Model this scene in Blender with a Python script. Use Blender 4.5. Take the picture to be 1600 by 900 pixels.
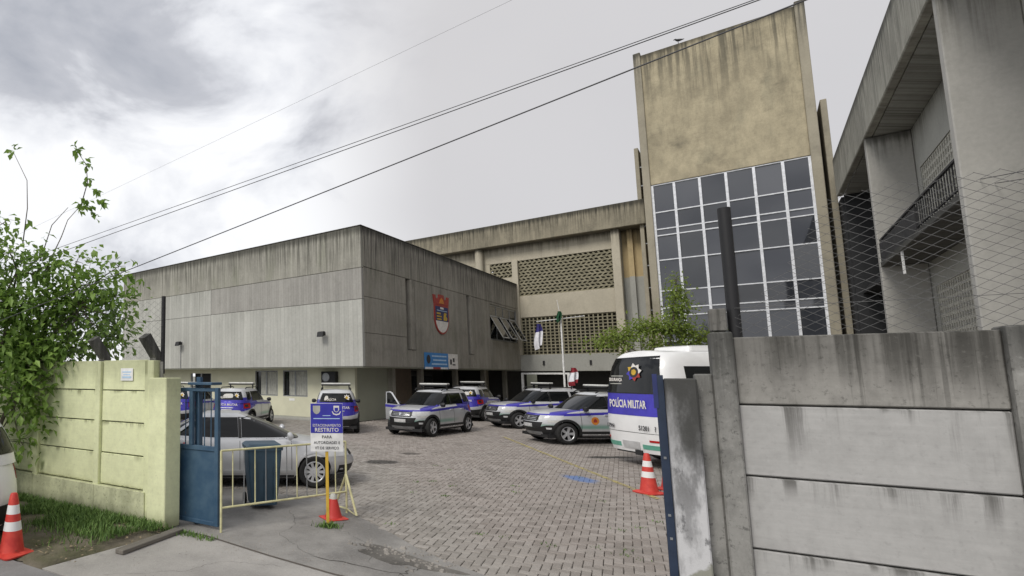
import bpy, bmesh, math, random
from mathutils import Vector, Matrix
random.seed(7)
R = math.radians
scene = bpy.context.scene
for o in list(bpy.data.objects): bpy.data.objects.remove(o)
COL = scene.collection

# ------------------------------------------------------------------ camera
CAM_H = 2.25
PITCH = math.atan(90 / 853.0)
cam = bpy.data.cameras.new('camera')
cam.sensor_width = 36.0
cam.lens = 36.0 * 853.0 / 1600.0
cam.shift_x = (800 - 380) / 1600.0
cam.shift_y = 46 / 1600.0
cam.clip_start = 0.05
cam.clip_end = 5000
camo = bpy.data.objects.new('camera', cam)
camo.location = (0, 0, CAM_H)
camo.rotation_euler = (math.pi / 2 + PITCH, 0, 0)
COL.objects.link(camo)
scene.camera = camo

# ------------------------------------------------------------------ light
SUN_DIR = Vector((-0.62, -0.50, 0.75)).normalized()      # towards the sun
w = bpy.data.worlds.new('World'); scene.world = w; w.use_nodes = True
nt = w.node_tree; nt.nodes.clear()
def wn(t, **k):
    n = nt.nodes.new(t)
    for a, b in k.items(): setattr(n, a, b)
    return n
def wl(a, b): nt.links.new(a, b)
def wmath(op, a, b=None, c=None, clamp=False):
    n = wn('ShaderNodeMath', operation=op, use_clamp=clamp)
    for i, v in enumerate((a, b, c)):
        if v is None: continue
        if isinstance(v, (int, float)): n.inputs[i].default_value = v
        else: wl(v, n.inputs[i])
    return n.outputs[0]
out = wn('ShaderNodeOutputWorld')
sky = wn('ShaderNodeTexSky'); sky.sky_type = 'NISHITA'; sky.sun_disc = False
sky.sun_elevation = math.asin(SUN_DIR.z); sky.sun_rotation = math.atan2(SUN_DIR.x, SUN_DIR.y)
sky.air_density = 1.0; sky.dust_density = 2.0
bg1 = wn('ShaderNodeBackground'); bg1.inputs[1].default_value = 0.1; wl(sky.outputs[0], bg1.inputs[0])
tc = wn('ShaderNodeTexCoord'); sp = wn('ShaderNodeSeparateXYZ'); wl(tc.outputs['Generated'], sp.inputs[0])
cv = wn('ShaderNodeCombineXYZ'); wl(sp.outputs[0], cv.inputs[0]); wl(sp.outputs[1], cv.inputs[1]); wl(wmath('MULTIPLY', sp.outputs[2], 1.7), cv.inputs[2])
def wnoise(scale, detail, rough, off):
    m = wn('ShaderNodeVectorMath', operation='ADD'); wl(cv.outputs[0], m.inputs[0]); m.inputs[1].default_value = off
    n = wn('ShaderNodeTexNoise'); wl(m.outputs[0], n.inputs['Vector'])
    n.inputs['Scale'].default_value = scale; n.inputs['Detail'].default_value = detail; n.inputs['Roughness'].default_value = rough
    n.inputs['Distortion'].default_value = 0.35
    return n.outputs[0]
n1 = wnoise(3.4, 8, 0.55, (0.7, 9.1, 0))
n2 = wnoise(1.5, 3, 0.5, (7.1, 3.9, 0))
lift = wn('ShaderNodeMapRange', interpolation_type='SMOOTHSTEP'); wl(sp.outputs[2], lift.inputs[0])
lift.inputs[1].default_value = 0.36; lift.inputs[2].default_value = 0.52; lift.inputs[3].default_value = -0.03; lift.inputs[4].default_value = 0.09
cl = wn('ShaderNodeValToRGB'); wl(wmath('ADD', n1, lift.outputs[0]), cl.inputs[0])
e = cl.color_ramp.elements
e[0].position = 0.44; e[0].color = (0.77, 0.775, 0.79, 1)
e[1].position = 0.77; e[1].color = (0.33, 0.345, 0.385, 1)
k = cl.color_ramp.elements.new(0.54); k.color = (0.64, 0.65, 0.68, 1)
k = cl.color_ramp.elements.new(0.64); k.color = (0.43, 0.44, 0.475, 1)
# the broken cloud gives way to an even grey sheet towards the right (+x) half of the sky
sheet = wn('ShaderNodeMapRange', interpolation_type='SMOOTHSTEP')
wl(wmath('ADD', wmath('SUBTRACT', sp.outputs[0], wmath('MULTIPLY', sp.outputs[1], 0.17)), wmath('MULTIPLY', n2, 0.18)), sheet.inputs[0])
sheet.inputs[1].default_value = 0.0; sheet.inputs[2].default_value = 0.30
mx = wn('ShaderNodeMix', data_type='RGBA'); wl(sheet.outputs[0], mx.inputs[0]); wl(cl.outputs[0], mx.inputs[6]); sv = wn('ShaderNodeMix', data_type='RGBA'); wl(wnoise(1.3, 5, 0.5, (4.2, 1.1, 0)), sv.inputs[0]); sv.inputs[6].default_value = (0.555, 0.546, 0.552, 1); sv.inputs[7].default_value = (0.455, 0.448, 0.46, 1)
wl(sv.outputs[2], mx.inputs[7])
bg2 = wn('ShaderNodeBackground'); bg2.inputs[1].default_value = 1.0; wl(mx.outputs[2], bg2.inputs[0])
ms = wn('ShaderNodeMixShader'); ms.inputs[0].default_value = 0.96
wl(bg1.outputs[0], ms.inputs[1]); wl(bg2.outputs[0], ms.inputs[2]); wl(ms.outputs[0], out.inputs[0])
sl = bpy.data.lights.new('sun', 'SUN'); sl.energy = 1.45; sl.angle = R(22); sl.color = (1.0, 0.955, 0.88)
so = bpy.data.objects.new('sun', sl); COL.objects.link(so)
so.rotation_euler = SUN_DIR.to_track_quat('Z', 'Y').to_euler(); so.location = (-12, -10, 30)
vs = scene.view_settings
scene.display_settings.display_device = 'sRGB'
vs.view_transform = 'Standard'; vs.look = 'None'; vs.gamma = 1.0; vs.use_curve_mapping = False
vs.exposure = 0.42
scene.render.engine = 'CYCLES'
scene.render.resolution_x = 1024; scene.render.resolution_y = 576
scene.cycles.max_bounces = 6

# ------------------------------------------------------------------ frames of the place
BA = R(47)                                  # building axes: local x runs away to the right, y away to the left
P0 = Vector((5.49, 25.0, 0))                # street corner of the low block
SA = R(-34.7)                               # street axes: local x along the wall to the right, y into the yard
S0 = Vector((-1.06, 8.36, 0))               # left gate pillar
def bw(x, y, z=0.0):
    return Vector((P0.x + x*math.cos(BA) - y*math.sin(BA), P0.y + x*math.sin(BA) + y*math.cos(BA), z))
def sw(s, d, z=0.0):
    return Vector((S0.x + s*math.cos(SA) - d*math.sin(SA), S0.y + s*math.sin(SA) + d*math.cos(SA), z))
def to_s(p):
    dx, dy = p[0]-S0.x, p[1]-S0.y
    return (dx*math.cos(SA)+dy*math.sin(SA), -dx*math.sin(SA)+dy*math.cos(SA))
def to_b(p):
    dx, dy = p[0]-P0.x, p[1]-P0.y
    return (dx*math.cos(BA)+dy*math.sin(BA), -dx*math.sin(BA)+dy*math.cos(BA))

# ------------------------------------------------------------------ materials
MATS = {}
class NT:
    def __init__(s, name):
        s.m = bpy.data.materials.new(name); s.m.use_nodes = True
        s.t = s.m.node_tree; s.b = s.t.nodes['Principled BSDF']
        s._obj = None
    def n(s, t, **k):
        x = s.t.nodes.new(t)
        for a, b in k.items(): setattr(x, a, b)
        return x
    def put(s, sock, v):
        if hasattr(v, 'is_output') or isinstance(v, bpy.types.NodeSocket): s.t.links.new(v, sock)
        elif isinstance(v, (tuple, list)) and sock.type == 'RGBA': sock.default_value = tuple(v)[:3] + (1,)
        else: sock.default_value = v
    def obj(s):
        if not s._obj: s._obj = s.n('ShaderNodeTexCoord').outputs['Object']
        return s._obj
    def pos(s): return s.n('ShaderNodeNewGeometry').outputs['Position']
    def sep(s, v):
        x = s.n('ShaderNodeSeparateXYZ'); s.put(x.inputs[0], v); return x.outputs
    def comb(s, x, y, z):
        c = s.n('ShaderNodeCombineXYZ')
        for i, v in enumerate((x, y, z)): s.put(c.inputs[i], v)
        return c.outputs[0]
    def mt(s, op, a, b=None, c=None, clamp=False):
        x = s.n('ShaderNodeMath', operation=op, use_clamp=clamp)
        for i, v in enumerate((a, b, c)):
            if v is not None: s.put(x.inputs[i], v)
        return x.outputs[0]
    def vscale(s, v, sc):
        x = s.n('ShaderNodeVectorMath', operation='MULTIPLY'); s.put(x.inputs[0], v); x.inputs[1].default_value = sc; return x.outputs[0]
    def noise(s, v, scale, detail=4, rough=0.55, dist=0.0):
        x = s.n('ShaderNodeTexNoise'); s.put(x.inputs['Vector'], v)
        x.inputs['Scale'].default_value = scale; x.inputs['Detail'].default_value = detail
        x.inputs['Roughness'].default_value = rough; x.inputs['Distortion'].default_value = dist
        return x.outputs[0]
    def rng(s, v, a, b, c=0.0, d=1.0, smooth=True):
        x = s.n('ShaderNodeMapRange'); x.interpolation_type = 'SMOOTHSTEP' if smooth else 'LINEAR'
        s.put(x.inputs[0], v)
        for i, q in enumerate((a, b, c, d)): s.put(x.inputs[i+1], q)
        return x.outputs[0]
    def mix(s, f, a, b, mode='MIX'):
        x = s.n('ShaderNodeMix', data_type='RGBA', blend_type=mode)
        s.put(x.inputs[0], f); s.put(x.inputs[6], a); s.put(x.inputs[7], b); return x.outputs[2]
    def bump(s, h, strength=0.3, dist=0.02):
        x = s.n('ShaderNodeBump'); s.put(x.inputs['Height'], h)
        x.inputs['Strength'].default_value = strength; x.inputs['Distance'].default_value = dist
        s.put(s.b.inputs['Normal'], x.outputs[0])
    def fin(s, col, rough=0.7, metal=0.0, spec=None):
        s.put(s.b.inputs['Base Color'], col); s.put(s.b.inputs['Roughness'], rough); s.put(s.b.inputs['Metallic'], metal)
        if spec is not None: s.b.inputs['Specular IOR Level'].default_value = spec
        MATS[s.m.name] = s.m
        return s.m

def plain(name, col, rough=0.6, metal=0.0, var=0.12, scale=6.0, spec=None):
    t = NT(name)
    n = t.noise(t.obj(), scale, 4)
    c = t.mix(t.rng(n, 0.3, 0.7), [v*(1-var) for v in col], [min(1, v*(1+var)) for v in col])
    return t.fin(c, t.rng(n, 0.2, 0.8, max(0.02, rough-0.06), min(1, rough+0.08)), metal, spec)

def concrete(name, col, dark, ztop, depth, board=0.0, blot=0.5, seed=0.0, green=None, base=0.0, fq=6.5, tops=(), rim_amt=0.75, speck=0.0, pale=0.0, hard=0.0, grain=0.0, crisp=0.0, msc=1.1, mzs=0.7):
    """weathered concrete: per-board tone, rain streaks hanging from the top edge, blotches"""
    t = NT(name)
    o = t.obj(); x, y, z = t.sep(o)
    h = t.mt('ADD', t.mt('ADD', x, y), seed)
    st1 = t.noise(t.comb(t.mt('MULTIPLY', h, 1.0), 0.0, t.mt('MULTIPLY', z, 0.035)), fq, 6, 0.66)
    st2 = t.noise(t.comb(t.mt('MULTIPLY', h, 1.0), 4.0, t.mt('MULTIPLY', z, 0.10)), 0.75, 3, 0.5)
    drop = t.mt('SUBTRACT', ztop, z)
    reach = t.mt('MULTIPLY', t.rng(st2, 0.25, 0.75, 0.25, 1.6, False), depth)
    fade = t.rng(t.mt('DIVIDE', drop, reach), 0.0, 1.0, 1.0, 0.0)
    streak = t.mt('MULTIPLY', t.rng(st1, 0.40+hard*.06, 0.62-hard*.05), fade, clamp=True)
    for zt_, dp_ in tops:      # further drips below each joint
        d2 = t.mt('SUBTRACT', zt_, z)
        sa_ = t.noise(t.comb(h, zt_*13.7, t.mt('MULTIPLY', z, 0.035)), fq, 6, 0.66); sb_ = t.noise(t.comb(h, zt_*5.3+2, 0.0), 1.1, 3, 0.5)
        f2_ = t.mt('MULTIPLY', t.rng(t.mt('DIVIDE', d2, t.mt('MULTIPLY', t.rng(sb_, 0.35, 0.70, 0.02, 1.7, False), dp_)), 0.0, 1.0, 1.0, 0.0), t.mt('GREATER_THAN', d2, 0.0))
        streak = t.mt('MAXIMUM', streak, t.mt('MULTIPLY', t.rng(sa_, 0.47, 0.62), f2_))
        ln_ = t.mt('MULTIPLY', t.rng(d2, 0.0, t.mt('MULTIPLY', t.rng(sa_, 0.42, 0.7, 0.012, 0.085, False), 1.0), 0.8, 0.0), t.mt('GREATER_THAN', d2, -0.004))
        streak = t.mt('MAXIMUM', streak, t.mt('MULTIPLY', ln_, t.rng(t.noise(o, 4.0, 5, .7), .38, .62)))
    rim = t.rng(t.mt('SUBTRACT', drop, t.mt('MULTIPLY', st1, 0.5)), -0.1, 0.30, rim_amt, 0.0)
    big = t.noise(t.vscale(o, (1, 1, 0.8)), 0.45, 5, 0.6)
    fine = t.noise(o, 9.0, 6, 0.65)
    mid = t.noise(t.vscale(o, (1, 1, mzs)), msc, 10, 0.70)
    c = t.mix(t.rng(big, 0.3, 0.7), [v*(1-0.16*blot) for v in col], [v*(1+0.10*blot) for v in col])
    c = t.mix(t.mt('MULTIPLY', t.rng(mid, 0.48, 0.80), 0.62*blot), c, dark)
    if green is not None:
        c = t.mix(t.mt('MULTIPLY', t.rng(t.noise(t.vscale(o, (1, 1, 0.45)), 0.8, 4), 0.5, 0.75), 0.55), c, green)
    if board:
        cell = t.mt('FLOOR', t.mt('DIVIDE', h, board))
        wv = t.n('ShaderNodeTexWhiteNoise', noise_dimensions='1D'); t.put(wv.inputs['W'], cell)
        tone = t.rng(wv.outputs[0], 0, 1, 0.88, 1.05, False)
        fr = t.mt('FRACT', t.mt('DIVIDE', h, board))
        edge = t.rng(t.mt('ABSOLUTE', t.mt('SUBTRACT', fr, 0.5)), 0.42, 0.49, 1.0, 0.78)
        c = t.mix(1.0, c, t.comb(tone, tone, tone), 'MULTIPLY')
        c = t.mix(1.0, c, t.comb(edge, edge, edge), 'MULTIPLY')
    if pale:
        st3 = t.noise(t.comb(h, 9.0, t.mt('MULTIPLY', z, 0.05)), fq*0.8, 4, 0.6)
        c = t.mix(t.mt('MULTIPLY', t.mt('MULTIPLY', t.rng(st3, 0.56, 0.66), fade), pale), c, [min(.8, v*1.5) for v in col])
    c = t.mix(t.mt('MULTIPLY', streak, 0.86), c, dark)
    if crisp:      # hair-thin dark drips and lichen flecks
        st4 = t.noise(t.comb(h, 2.0, t.mt('MULTIPLY', z, 0.02)), fq*3.5, 6, 0.7)
        c = t.mix(t.mt('MULTIPLY', t.mt('MULTIPLY', t.rng(st4, 0.56, 0.64), t.rng(drop, depth*1.8, 0.0, 0.15, 1.0)), crisp), c, dark)
    if grain:
        gn = t.noise(t.comb(t.mt('MULTIPLY', h, 0.35), 1.0, t.mt('MULTIPLY', z, 9.0)), 3.0, 6, 0.7)
        gf = t.rng(gn, 0.3, 0.7, 1-grain, 1+grain*.7, False); c = t.mix(1.0, c, t.comb(gf, gf, gf), 'MULTIPLY')
    if speck:
        sk = t.noise(o, 22.0, 5, 0.7); sk2 = t.noise(t.vscale(o, (1, 1, .5)), 3.0, 6, 0.7)
        c = t.mix(t.mt('MULTIPLY', t.rng(sk2, 0.42, 0.62), speck*.75), c, dark)
        c = t.mix(t.mt('MULTIPLY', t.rng(sk, 0.55, 0.68), speck), c, [v*.6 for v in dark])
        c = t.mix(t.mt('MULTIPLY', t.rng(sk, 0.42, 0.30), speck*.5), c, [min(.8, v*1.5) for v in col])
    c = t.mix(rim, c, [v*0.55 for v in dark])
    if base:
        c = t.mix(t.rng(t.mt('ADD', z, t.mt('MULTIPLY', mid, -0.25)), base-0.22, base+0.06, 0.75, 0.0), c, dark)
    f2 = t.rng(fine, 0.25, 0.75, 0.90, 1.07, False)
    c = t.mix(1.0, c, t.comb(f2, f2, f2), 'MULTIPLY')
    hh = t.mt('ADD', t.mt('MULTIPLY', fine, 0.5), mid)
    if board: hh = t.mt('ADD', hh, t.mt('MULTIPLY', edge, 1.2))
    t.bump(hh, 0.22, 0.02)
    return t.fin(c, 0.88)

# ------------------------------------------------------------------ mesh helpers
class MB:
    def __init__(s): s.v = []; s.f = []; s.mi = []
    def add(s, vs, fs, mi=0):
        k = len(s.v); s.v += [tuple(p) for p in vs]; s.f += [tuple(i+k for i in f) for f in fs]; s.mi += [mi]*len(fs)
        return s
    def box(s, x0, x1, y0, y1, z0, z1, mi=0):
        return s.add([(x0,y0,z0),(x1,y0,z0),(x1,y1,z0),(x0,y1,z0),(x0,y0,z1),(x1,y0,z1),(x1,y1,z1),(x0,y1,z1)],
              [(0,3,2,1),(4,5,6,7),(0,1,5,4),(1,2,6,5),(2,3,7,6),(3,0,4,7)], mi)
    def cbox(s, x0, x1, y0, y1, z0, z1, b=0.01, mi=0):
        """box with chamfered edges"""
        vs = []
        for sx in (0, 1):
            for sy in (0, 1):
                for sz in (0, 1):
                    X, Y, Z = (x0, x1)[sx], (y0, y1)[sy], (z0, z1)[sz]
                    dx, dy, dz = (b, -b)[sx], (b, -b)[sy], (b, -b)[sz]
                    vs += [(X, Y+dy, Z+dz), (X+dx, Y, Z+dz), (X+dx, Y+dy, Z)]
        def i(sx, sy, sz, k): return (sx*4+sy*2+sz)*3+k
        fs = [(i(0,0,0,0),i(0,0,1,0),i(0,1,1,0),i(0,1,0,0)),(i(1,0,0,0),i(1,1,0,0),i(1,1,1,0),i(1,0,1,0)),
              (i(0,0,0,1),i(1,0,0,1),i(1,0,1,1),i(0,0,1,1)),(i(0,1,0,1),i(0,1,1,1),i(1,1,1,1),i(1,1,0,1)),
              (i(0,0,0,2),i(0,1,0,2),i(1,1,0,2),i(1,0,0,2)),(i(0,0,1,2),i(1,0,1,2),i(1,1,1,2),i(0,1,1,2))]
        for a in (0, 1):
            for c in (0, 1):
                fs += [(i(0,a,c,1),i(0,a,c,2),i(1,a,c,2),i(1,a,c,1)), (i(a,0,c,0),i(a,0,c,2),i(a,1,c,2),i(a,1,c,0)), (i(a,c,0,0),i(a,c,0,1),i(a,c,1,1),i(a,c,1,0))]
                for q in (0, 1): fs.append((i(a,c,q,0),i(a,c,q,1),i(a,c,q,2)))
        return s.add(vs, fs, mi)
    def tube(s, pts, r, n=8, mi=0, cap=True):
        pts = [Vector(p) for p in pts]
        rs = r if isinstance(r, (list, tuple)) else [r]*len(pts)
        k = len(s.v); prev = None
        for j, p in enumerate(pts):
            t = (pts[min(j+1, len(pts)-1)] - pts[max(j-1, 0)])
            if t.length < 1e-9: t = Vector((0, 0, 1))
            t.normalize()
            if prev is None:
                u = t.orthogonal().normalized()
            else:
                u = (prev - t*prev.dot(t))
                u = u.normalized() if u.length > 1e-6 else t.orthogonal().normalized()
            prev = u; v = t.cross(u)
            for a in range(n):
                an = 2*math.pi*a/n
                s.v.append(tuple(p + (u*math.cos(an)+v*math.sin(an))*rs[j]))
        for j in range(len(pts)-1):
            for a in range(n):
                b = (a+1) % n
                s.f.append((k+j*n+a, k+j*n+b, k+(j+1)*n+b, k+(j+1)*n+a)); s.mi.append(mi)
        if cap:
            s.f.append(tuple(k+a for a in range(n))[::-1]); s.mi.append(mi)
            s.f.append(tuple(k+(len(pts)-1)*n+a for a in range(n))); s.mi.append(mi)
        return s
    def lathe(s, prof, n=24, M=None, mi=0, closed=False):
        """profile (r, h) turned about z, then moved by M"""
        k = len(s.v); M = M or Matrix()
        for r, h in prof:
            for a in range(n):
                an = 2*math.pi*a/n
                s.v.append(tuple(M @ Vector((r*math.cos(an), r*math.sin(an), h))))
        m = len(prof)
        for j in range(m if closed else m-1):
            jj = (j+1) % m
            for a in range(n):
                b = (a+1) % n
                s.f.append((k+j*n+a, k+j*n+b, k+jj*n+b, k+jj*n+a)); s.mi.append(mi)
        return s
    def prism(s, poly, axis, a0, a1, mi=0):
        """poly of 2D points, extruded along axis ('x': (y,z) ; 'y': (x,z) ; 'z': (x,y))"""
        def mk(p, a): return {'x': (a, p[0], p[1]), 'y': (p[0], a, p[1]), 'z': (p[0], p[1], a)}[axis]
        n = len(poly)
        return s.add([mk(p, a0) for p in poly]+[mk(p, a1) for p in poly],
              [tuple(range(n))[::-1], tuple(range(n, 2*n))]+[(i, (i+1) % n, n+(i+1) % n, n+i) for i in range(n)], mi)
    def mesh(s, name, mats, smooth=False):
        me = bpy.data.meshes.new(name); me.from_pydata(s.v, [], s.f)
        if not isinstance(mats, (list, tuple)): mats = [mats]
        for m in mats: me.materials.append(MATS[m] if isinstance(m, str) else m)
        if len(mats) > 1: me.polygons.foreach_set('material_index', s.mi)
        bm = bmesh.new(); bm.from_mesh(me); bmesh.ops.recalc_face_normals(bm, faces=bm.faces); bm.to_mesh(me); bm.free()
        if smooth:
            me.polygons.foreach_set('use_smooth', [True]*len(me.polygons))
            if smooth != True: me.set_sharp_from_angle(angle=R(smooth))
        me.update()
        return me
    def build(s, name, mats, parent=None, smooth=False, kind=None, loc=None, rotz=None):
        return link(name, s.mesh(name, mats, smooth), parent, kind, loc, rotz)
def link(name, me, parent=None, kind=None, loc=None, rotz=None):
    o = bpy.data.objects.new(name, me); COL.objects.link(o)
    if parent: o.parent = parent
    if kind: o['kind'] = kind
    if loc is not None: o.location = loc
    if rotz is not None: o.rotation_euler = (0, 0, rotz)
    return o
def thing(name, label, cat, loc=(0, 0, 0), rotz=0.0, group=None):
    o = link(name, None, None, None, loc, rotz); tag(o, label, cat, group); return o
def tag(o, label, cat, group=None):
    o['label'] = label; o['category'] = cat
    if group: o['group'] = group
    return o
def kids(o): return [c for c in bpy.data.objects if c.parent == o]
def copy_tree(o, parent=None):
    c = o.copy(); COL.objects.link(c); c.parent = parent
    for ch in kids(o): copy_tree(ch, c)
    return c
FONT_CACHE = {}
def text_mesh(body, size, mat, extrude=0.002, align='CENTER', bold=0.0):
    cu = bpy.data.curves.new('lettering', 'FONT'); cu.body = body; cu.size = size; cu.extrude = extrude
    cu.align_x = align; cu.align_y = 'CENTER'; cu.resolution_u = 2; cu.offset = bold
    o = bpy.data.objects.new('lettering_tmp', cu); COL.objects.link(o)
    dg = bpy.context.evaluated_depsgraph_get(); me = bpy.data.meshes.new_from_object(o.evaluated_get(dg))
    bpy.data.objects.remove(o); bpy.data.curves.remove(cu)
    me.materials.clear(); me.materials.append(MATS[mat]); return me
def text(body, size, mat, parent, loc, rot, name='lettering', align='CENTER', bold=0.0, sx=1.0):
    o = link(name, text_mesh(body, size, mat, align=align, bold=bold), parent)
    o.location = loc; o.rotation_euler = rot; o.scale = (sx, 1, 1)
    return o

# ------------------------------------------------------------------ shared materials
concrete('board_concrete', (0.36, 0.35, 0.305), (0.075, 0.074, 0.06), 9.25, 2.6, board=0.16, blot=0.7, hard=.6, speck=.08, crisp=.35, green=(0.26, 0.27, 0.20))
concrete('board_concrete_pale', (0.465, 0.465, 0.43), (0.20, 0.20, 0.175), 9.25, 4.2, board=0.24, blot=0.6, seed=3.1, crisp=.25, speck=.08)
concrete('board_concrete_grey', (0.355, 0.345, 0.32), (0.13, 0.125, 0.11), 9.25, 2.4, board=0.16, blot=0.6, seed=7.7, crisp=.2, speck=.08)
concrete('side_concrete', (0.34, 0.32, 0.275), (0.035, 0.034, 0.028), 9.3, 3.0, board=0.14, blot=0.8, seed=11.0, hard=.9, pale=.15, speck=.1, crisp=.5, green=(0.20, 0.20, 0.15))
concrete('fascia_concrete', (0.30, 0.27, 0.20), (0.05, 0.047, 0.035), 14.05, 1.9, board=0.18, blot=1.0, seed=2.0, hard=.7, pale=.4, speck=.2)
concrete('tower_concrete', (0.44, 0.385, 0.265), (0.10, 0.092, 0.068), 23.8, 5.5, board=0.0, blot=1.25, seed=5.0, green=(.25, .235, .17), speck=.25, fq=3.0, crisp=.40, grain=.08, hard=.7, msc=.42, mzs=1.3)
concrete('tower_frame', (0.34, 0.31, 0.24), (0.09, 0.085, 0.07), 23.9, 4.0, board=0.0, blot=0.8, seed=8.0)
concrete('beige_render', (0.47, 0.43, 0.34), (0.20, 0.18, 0.14), 12.5, 1.5, blot=0.5, seed=1.0)
concrete('ochre_render', (0.46, 0.36, 0.20), (0.20, 0.16, 0.10), 12.5, 2.0, blot=0.6, seed=4.0)
concrete('grey_render', (0.36, 0.36, 0.33), (0.15, 0.15, 0.13), 12.5, 2.0, blot=0.5, seed=6.0)
concrete('fin_render', (0.44, 0.43, 0.40), (0.18, 0.175, 0.155), 12.0, 2.0, blot=0.6, seed=9.0)
concrete('fascia_pale', (0.37, 0.36, 0.31), (0.06, 0.06, 0.05), 14.1, 2.8, board=0.25, blot=1.0, seed=3.3, hard=.7, pale=.5, speck=.15)
concrete('fence_concrete', (0.415, 0.41, 0.40), (0.095, 0.092, 0.085), 2.6, 0.3, blot=0.45, seed=2.2, fq=7.5, tops=((2.0, .55), (1.41, .32), (.82, .18)), rim_amt=.3, speck=.12, grain=.07, crisp=.12)
concrete('fence_concrete_top', (0.30, 0.29, 0.268), (0.045, 0.043, 0.037), 2.6, 0.60, blot=0.9, seed=12.2, fq=5.5, rim_amt=.4, pale=.6, hard=.6, speck=.4, grain=.06, crisp=.6)
concrete('post_concrete', (0.29, 0.285, 0.268), (0.05, 0.05, 0.045), 2.75, .9, blot=1.0, seed=1.9, rim_amt=.5, speck=.55)
concrete('yellow_wall', (0.76, 0.79, 0.50), (0.24, 0.25, 0.13), 2.56, 0.12, blot=0.22, seed=0.7, base=0.42, rim_amt=.35, speck=.12, grain=.04, tops=((2.0, .10), (1.49, .12), (.98, .12), (.5, .1)))
concrete('yellow_pillar', (0.76, 0.79, 0.50), (0.24, 0.25, 0.13), 2.30, 0.12, blot=0.25, seed=4.7, base=0.10, rim_amt=.3, speck=.14, grain=.04)
concrete('yellow_plinth', (0.74, 0.76, 0.50), (0.13, 0.14, 0.08), 0.52, 0.08, blot=0.35, seed=5.7, base=0.10, rim_amt=.2, speck=.45, grain=.05)
plain('cream_wall', (0.60, 0.59, 0.45), 0.8, var=.06, scale=1.2)
plain('greygreen_wall', (0.34, 0.35, 0.28), 0.8, var=.06, scale=1.2)
plain('brown_panel', (0.16, 0.12, 0.085), 0.7)
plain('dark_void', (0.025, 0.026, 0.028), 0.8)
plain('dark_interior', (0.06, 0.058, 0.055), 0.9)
plain('white_paint', (0.78, 0.78, 0.77), 0.5)
plain('white_aluminium', (0.72, 0.74, 0.78), 0.4)
plain('grey_metal', (0.30, 0.31, 0.32), 0.45, 0.6)
plain('black_metal', (0.010, 0.010, 0.012), 0.6)
plain('roof_felt', (0.12, 0.12, 0.115), 0.9)
plain('blind', (0.52, 0.50, 0.45), 0.8)
plain('wire_rubber', (0.06, 0.06, 0.065), 0.6)
plain('galvanised_wire', (0.13, 0.13, 0.13), 0.6, 0.3)
plain('curtain', (0.42, 0.42, 0.38), 0.9)
def glass(name, col, rough=0.06, tr=0.0):
    t = NT(name)
    n = t.noise(t.obj(), 0.35, 2)
    t.bump(n, 0.02, 0.05)
    t.b.inputs['IOR'].default_value = 1.5
    t.b.inputs['Transmission Weight'].default_value = tr
    return t.fin(t.mix(t.rng(t.noise(t.obj(), 0.5, 3), .3, .7), col, [v*1.5 for v in col]), rough, 0.0, 0.55)
glass('tower_glass', (0.040, 0.044, 0.055), 0.03)
_t = MATS['tower_glass'].node_tree; _b = _t.nodes['Principled BSDF']; _b.inputs['IOR'].default_value = 1.75
_oi = _t.nodes.new('ShaderNodeObjectInfo'); _mx = _t.nodes.new('ShaderNodeMix'); _mx.data_type = 'RGBA'; _mx.inputs[6].default_value = (.014, .017, .024, 1); _mx.inputs[7].default_value = (.080, .085, .10, 1)  # per-pane base tones paint varied cloud reflections into the glass
_t.links.new(_oi.outputs['Random'], _mx.inputs[0]); _t.links.new(_mx.outputs[2], _b.inputs['Base Color'])
glass('dark_glass', (0.012, 0.014, 0.016), 0.05)

# ------------------------------------------------------------------ ground
def asphalt(name, col, var=0.25, scale=30):
    t = NT(name); p = t.pos()
    f = t.noise(p, scale, 6, 0.7); g = t.noise(p, 0.9, 5, 0.6); sp_ = t.noise(p, 160, 2, 0.5)
    c = t.mix(t.rng(g, 0.3, 0.7), [v*(1-var) for v in col], [v*(1+var) for v in col])
    c = t.mix(t.rng(f, 0.45, 0.8, 0, 0.5), c, [v*1.45 for v in col])
    c = t.mix(t.rng(sp_, 0.62, 0.75, 0, 0.6), c, [v*0.5 for v in col])
    t.bump(t.mt('ADD', f, t.mt('MULTIPLY', sp_, 0.6)), 0.5, 0.012)
    return t.fin(c, 0.9)
asphalt('street_asphalt', (0.21, 0.205, 0.205)); asphalt('apron_concrete', (0.34, 0.325, 0.305), 0.18)
asphalt('patch_asphalt', (0.255, 0.245, 0.23), 0.32); asphalt('far_ground', (0.20, 0.20, 0.17)); asphalt('crumbled', (0.28, 0.26, 0.235), 0.4, 14)
asphalt('hole_asphalt', (0.15, 0.14, 0.125), 0.5, 12)
t = NT('soil'); p = t.pos(); f = t.noise(p, 7, 6, 0.7); g = t.noise(p, 1.6, 4)
t.bump(f, 0.7, 0.04)
t.fin(t.mix(t.rng(g, 0.35, 0.65), t.mix(f, (0.10, 0.085, 0.06), (0.22, 0.19, 0.15)), t.mix(f, (0.055, 0.06, 0.025), (0.14, 0.13, 0.08))), 0.95)
t = NT('joint_sand'); p = t.pos(); t.fin(t.mix(t.rng(t.noise(p, 2.0, 5), .35, .65), (0.18, 0.166, 0.148), (0.27, 0.25, 0.225)), 0.95)

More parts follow.
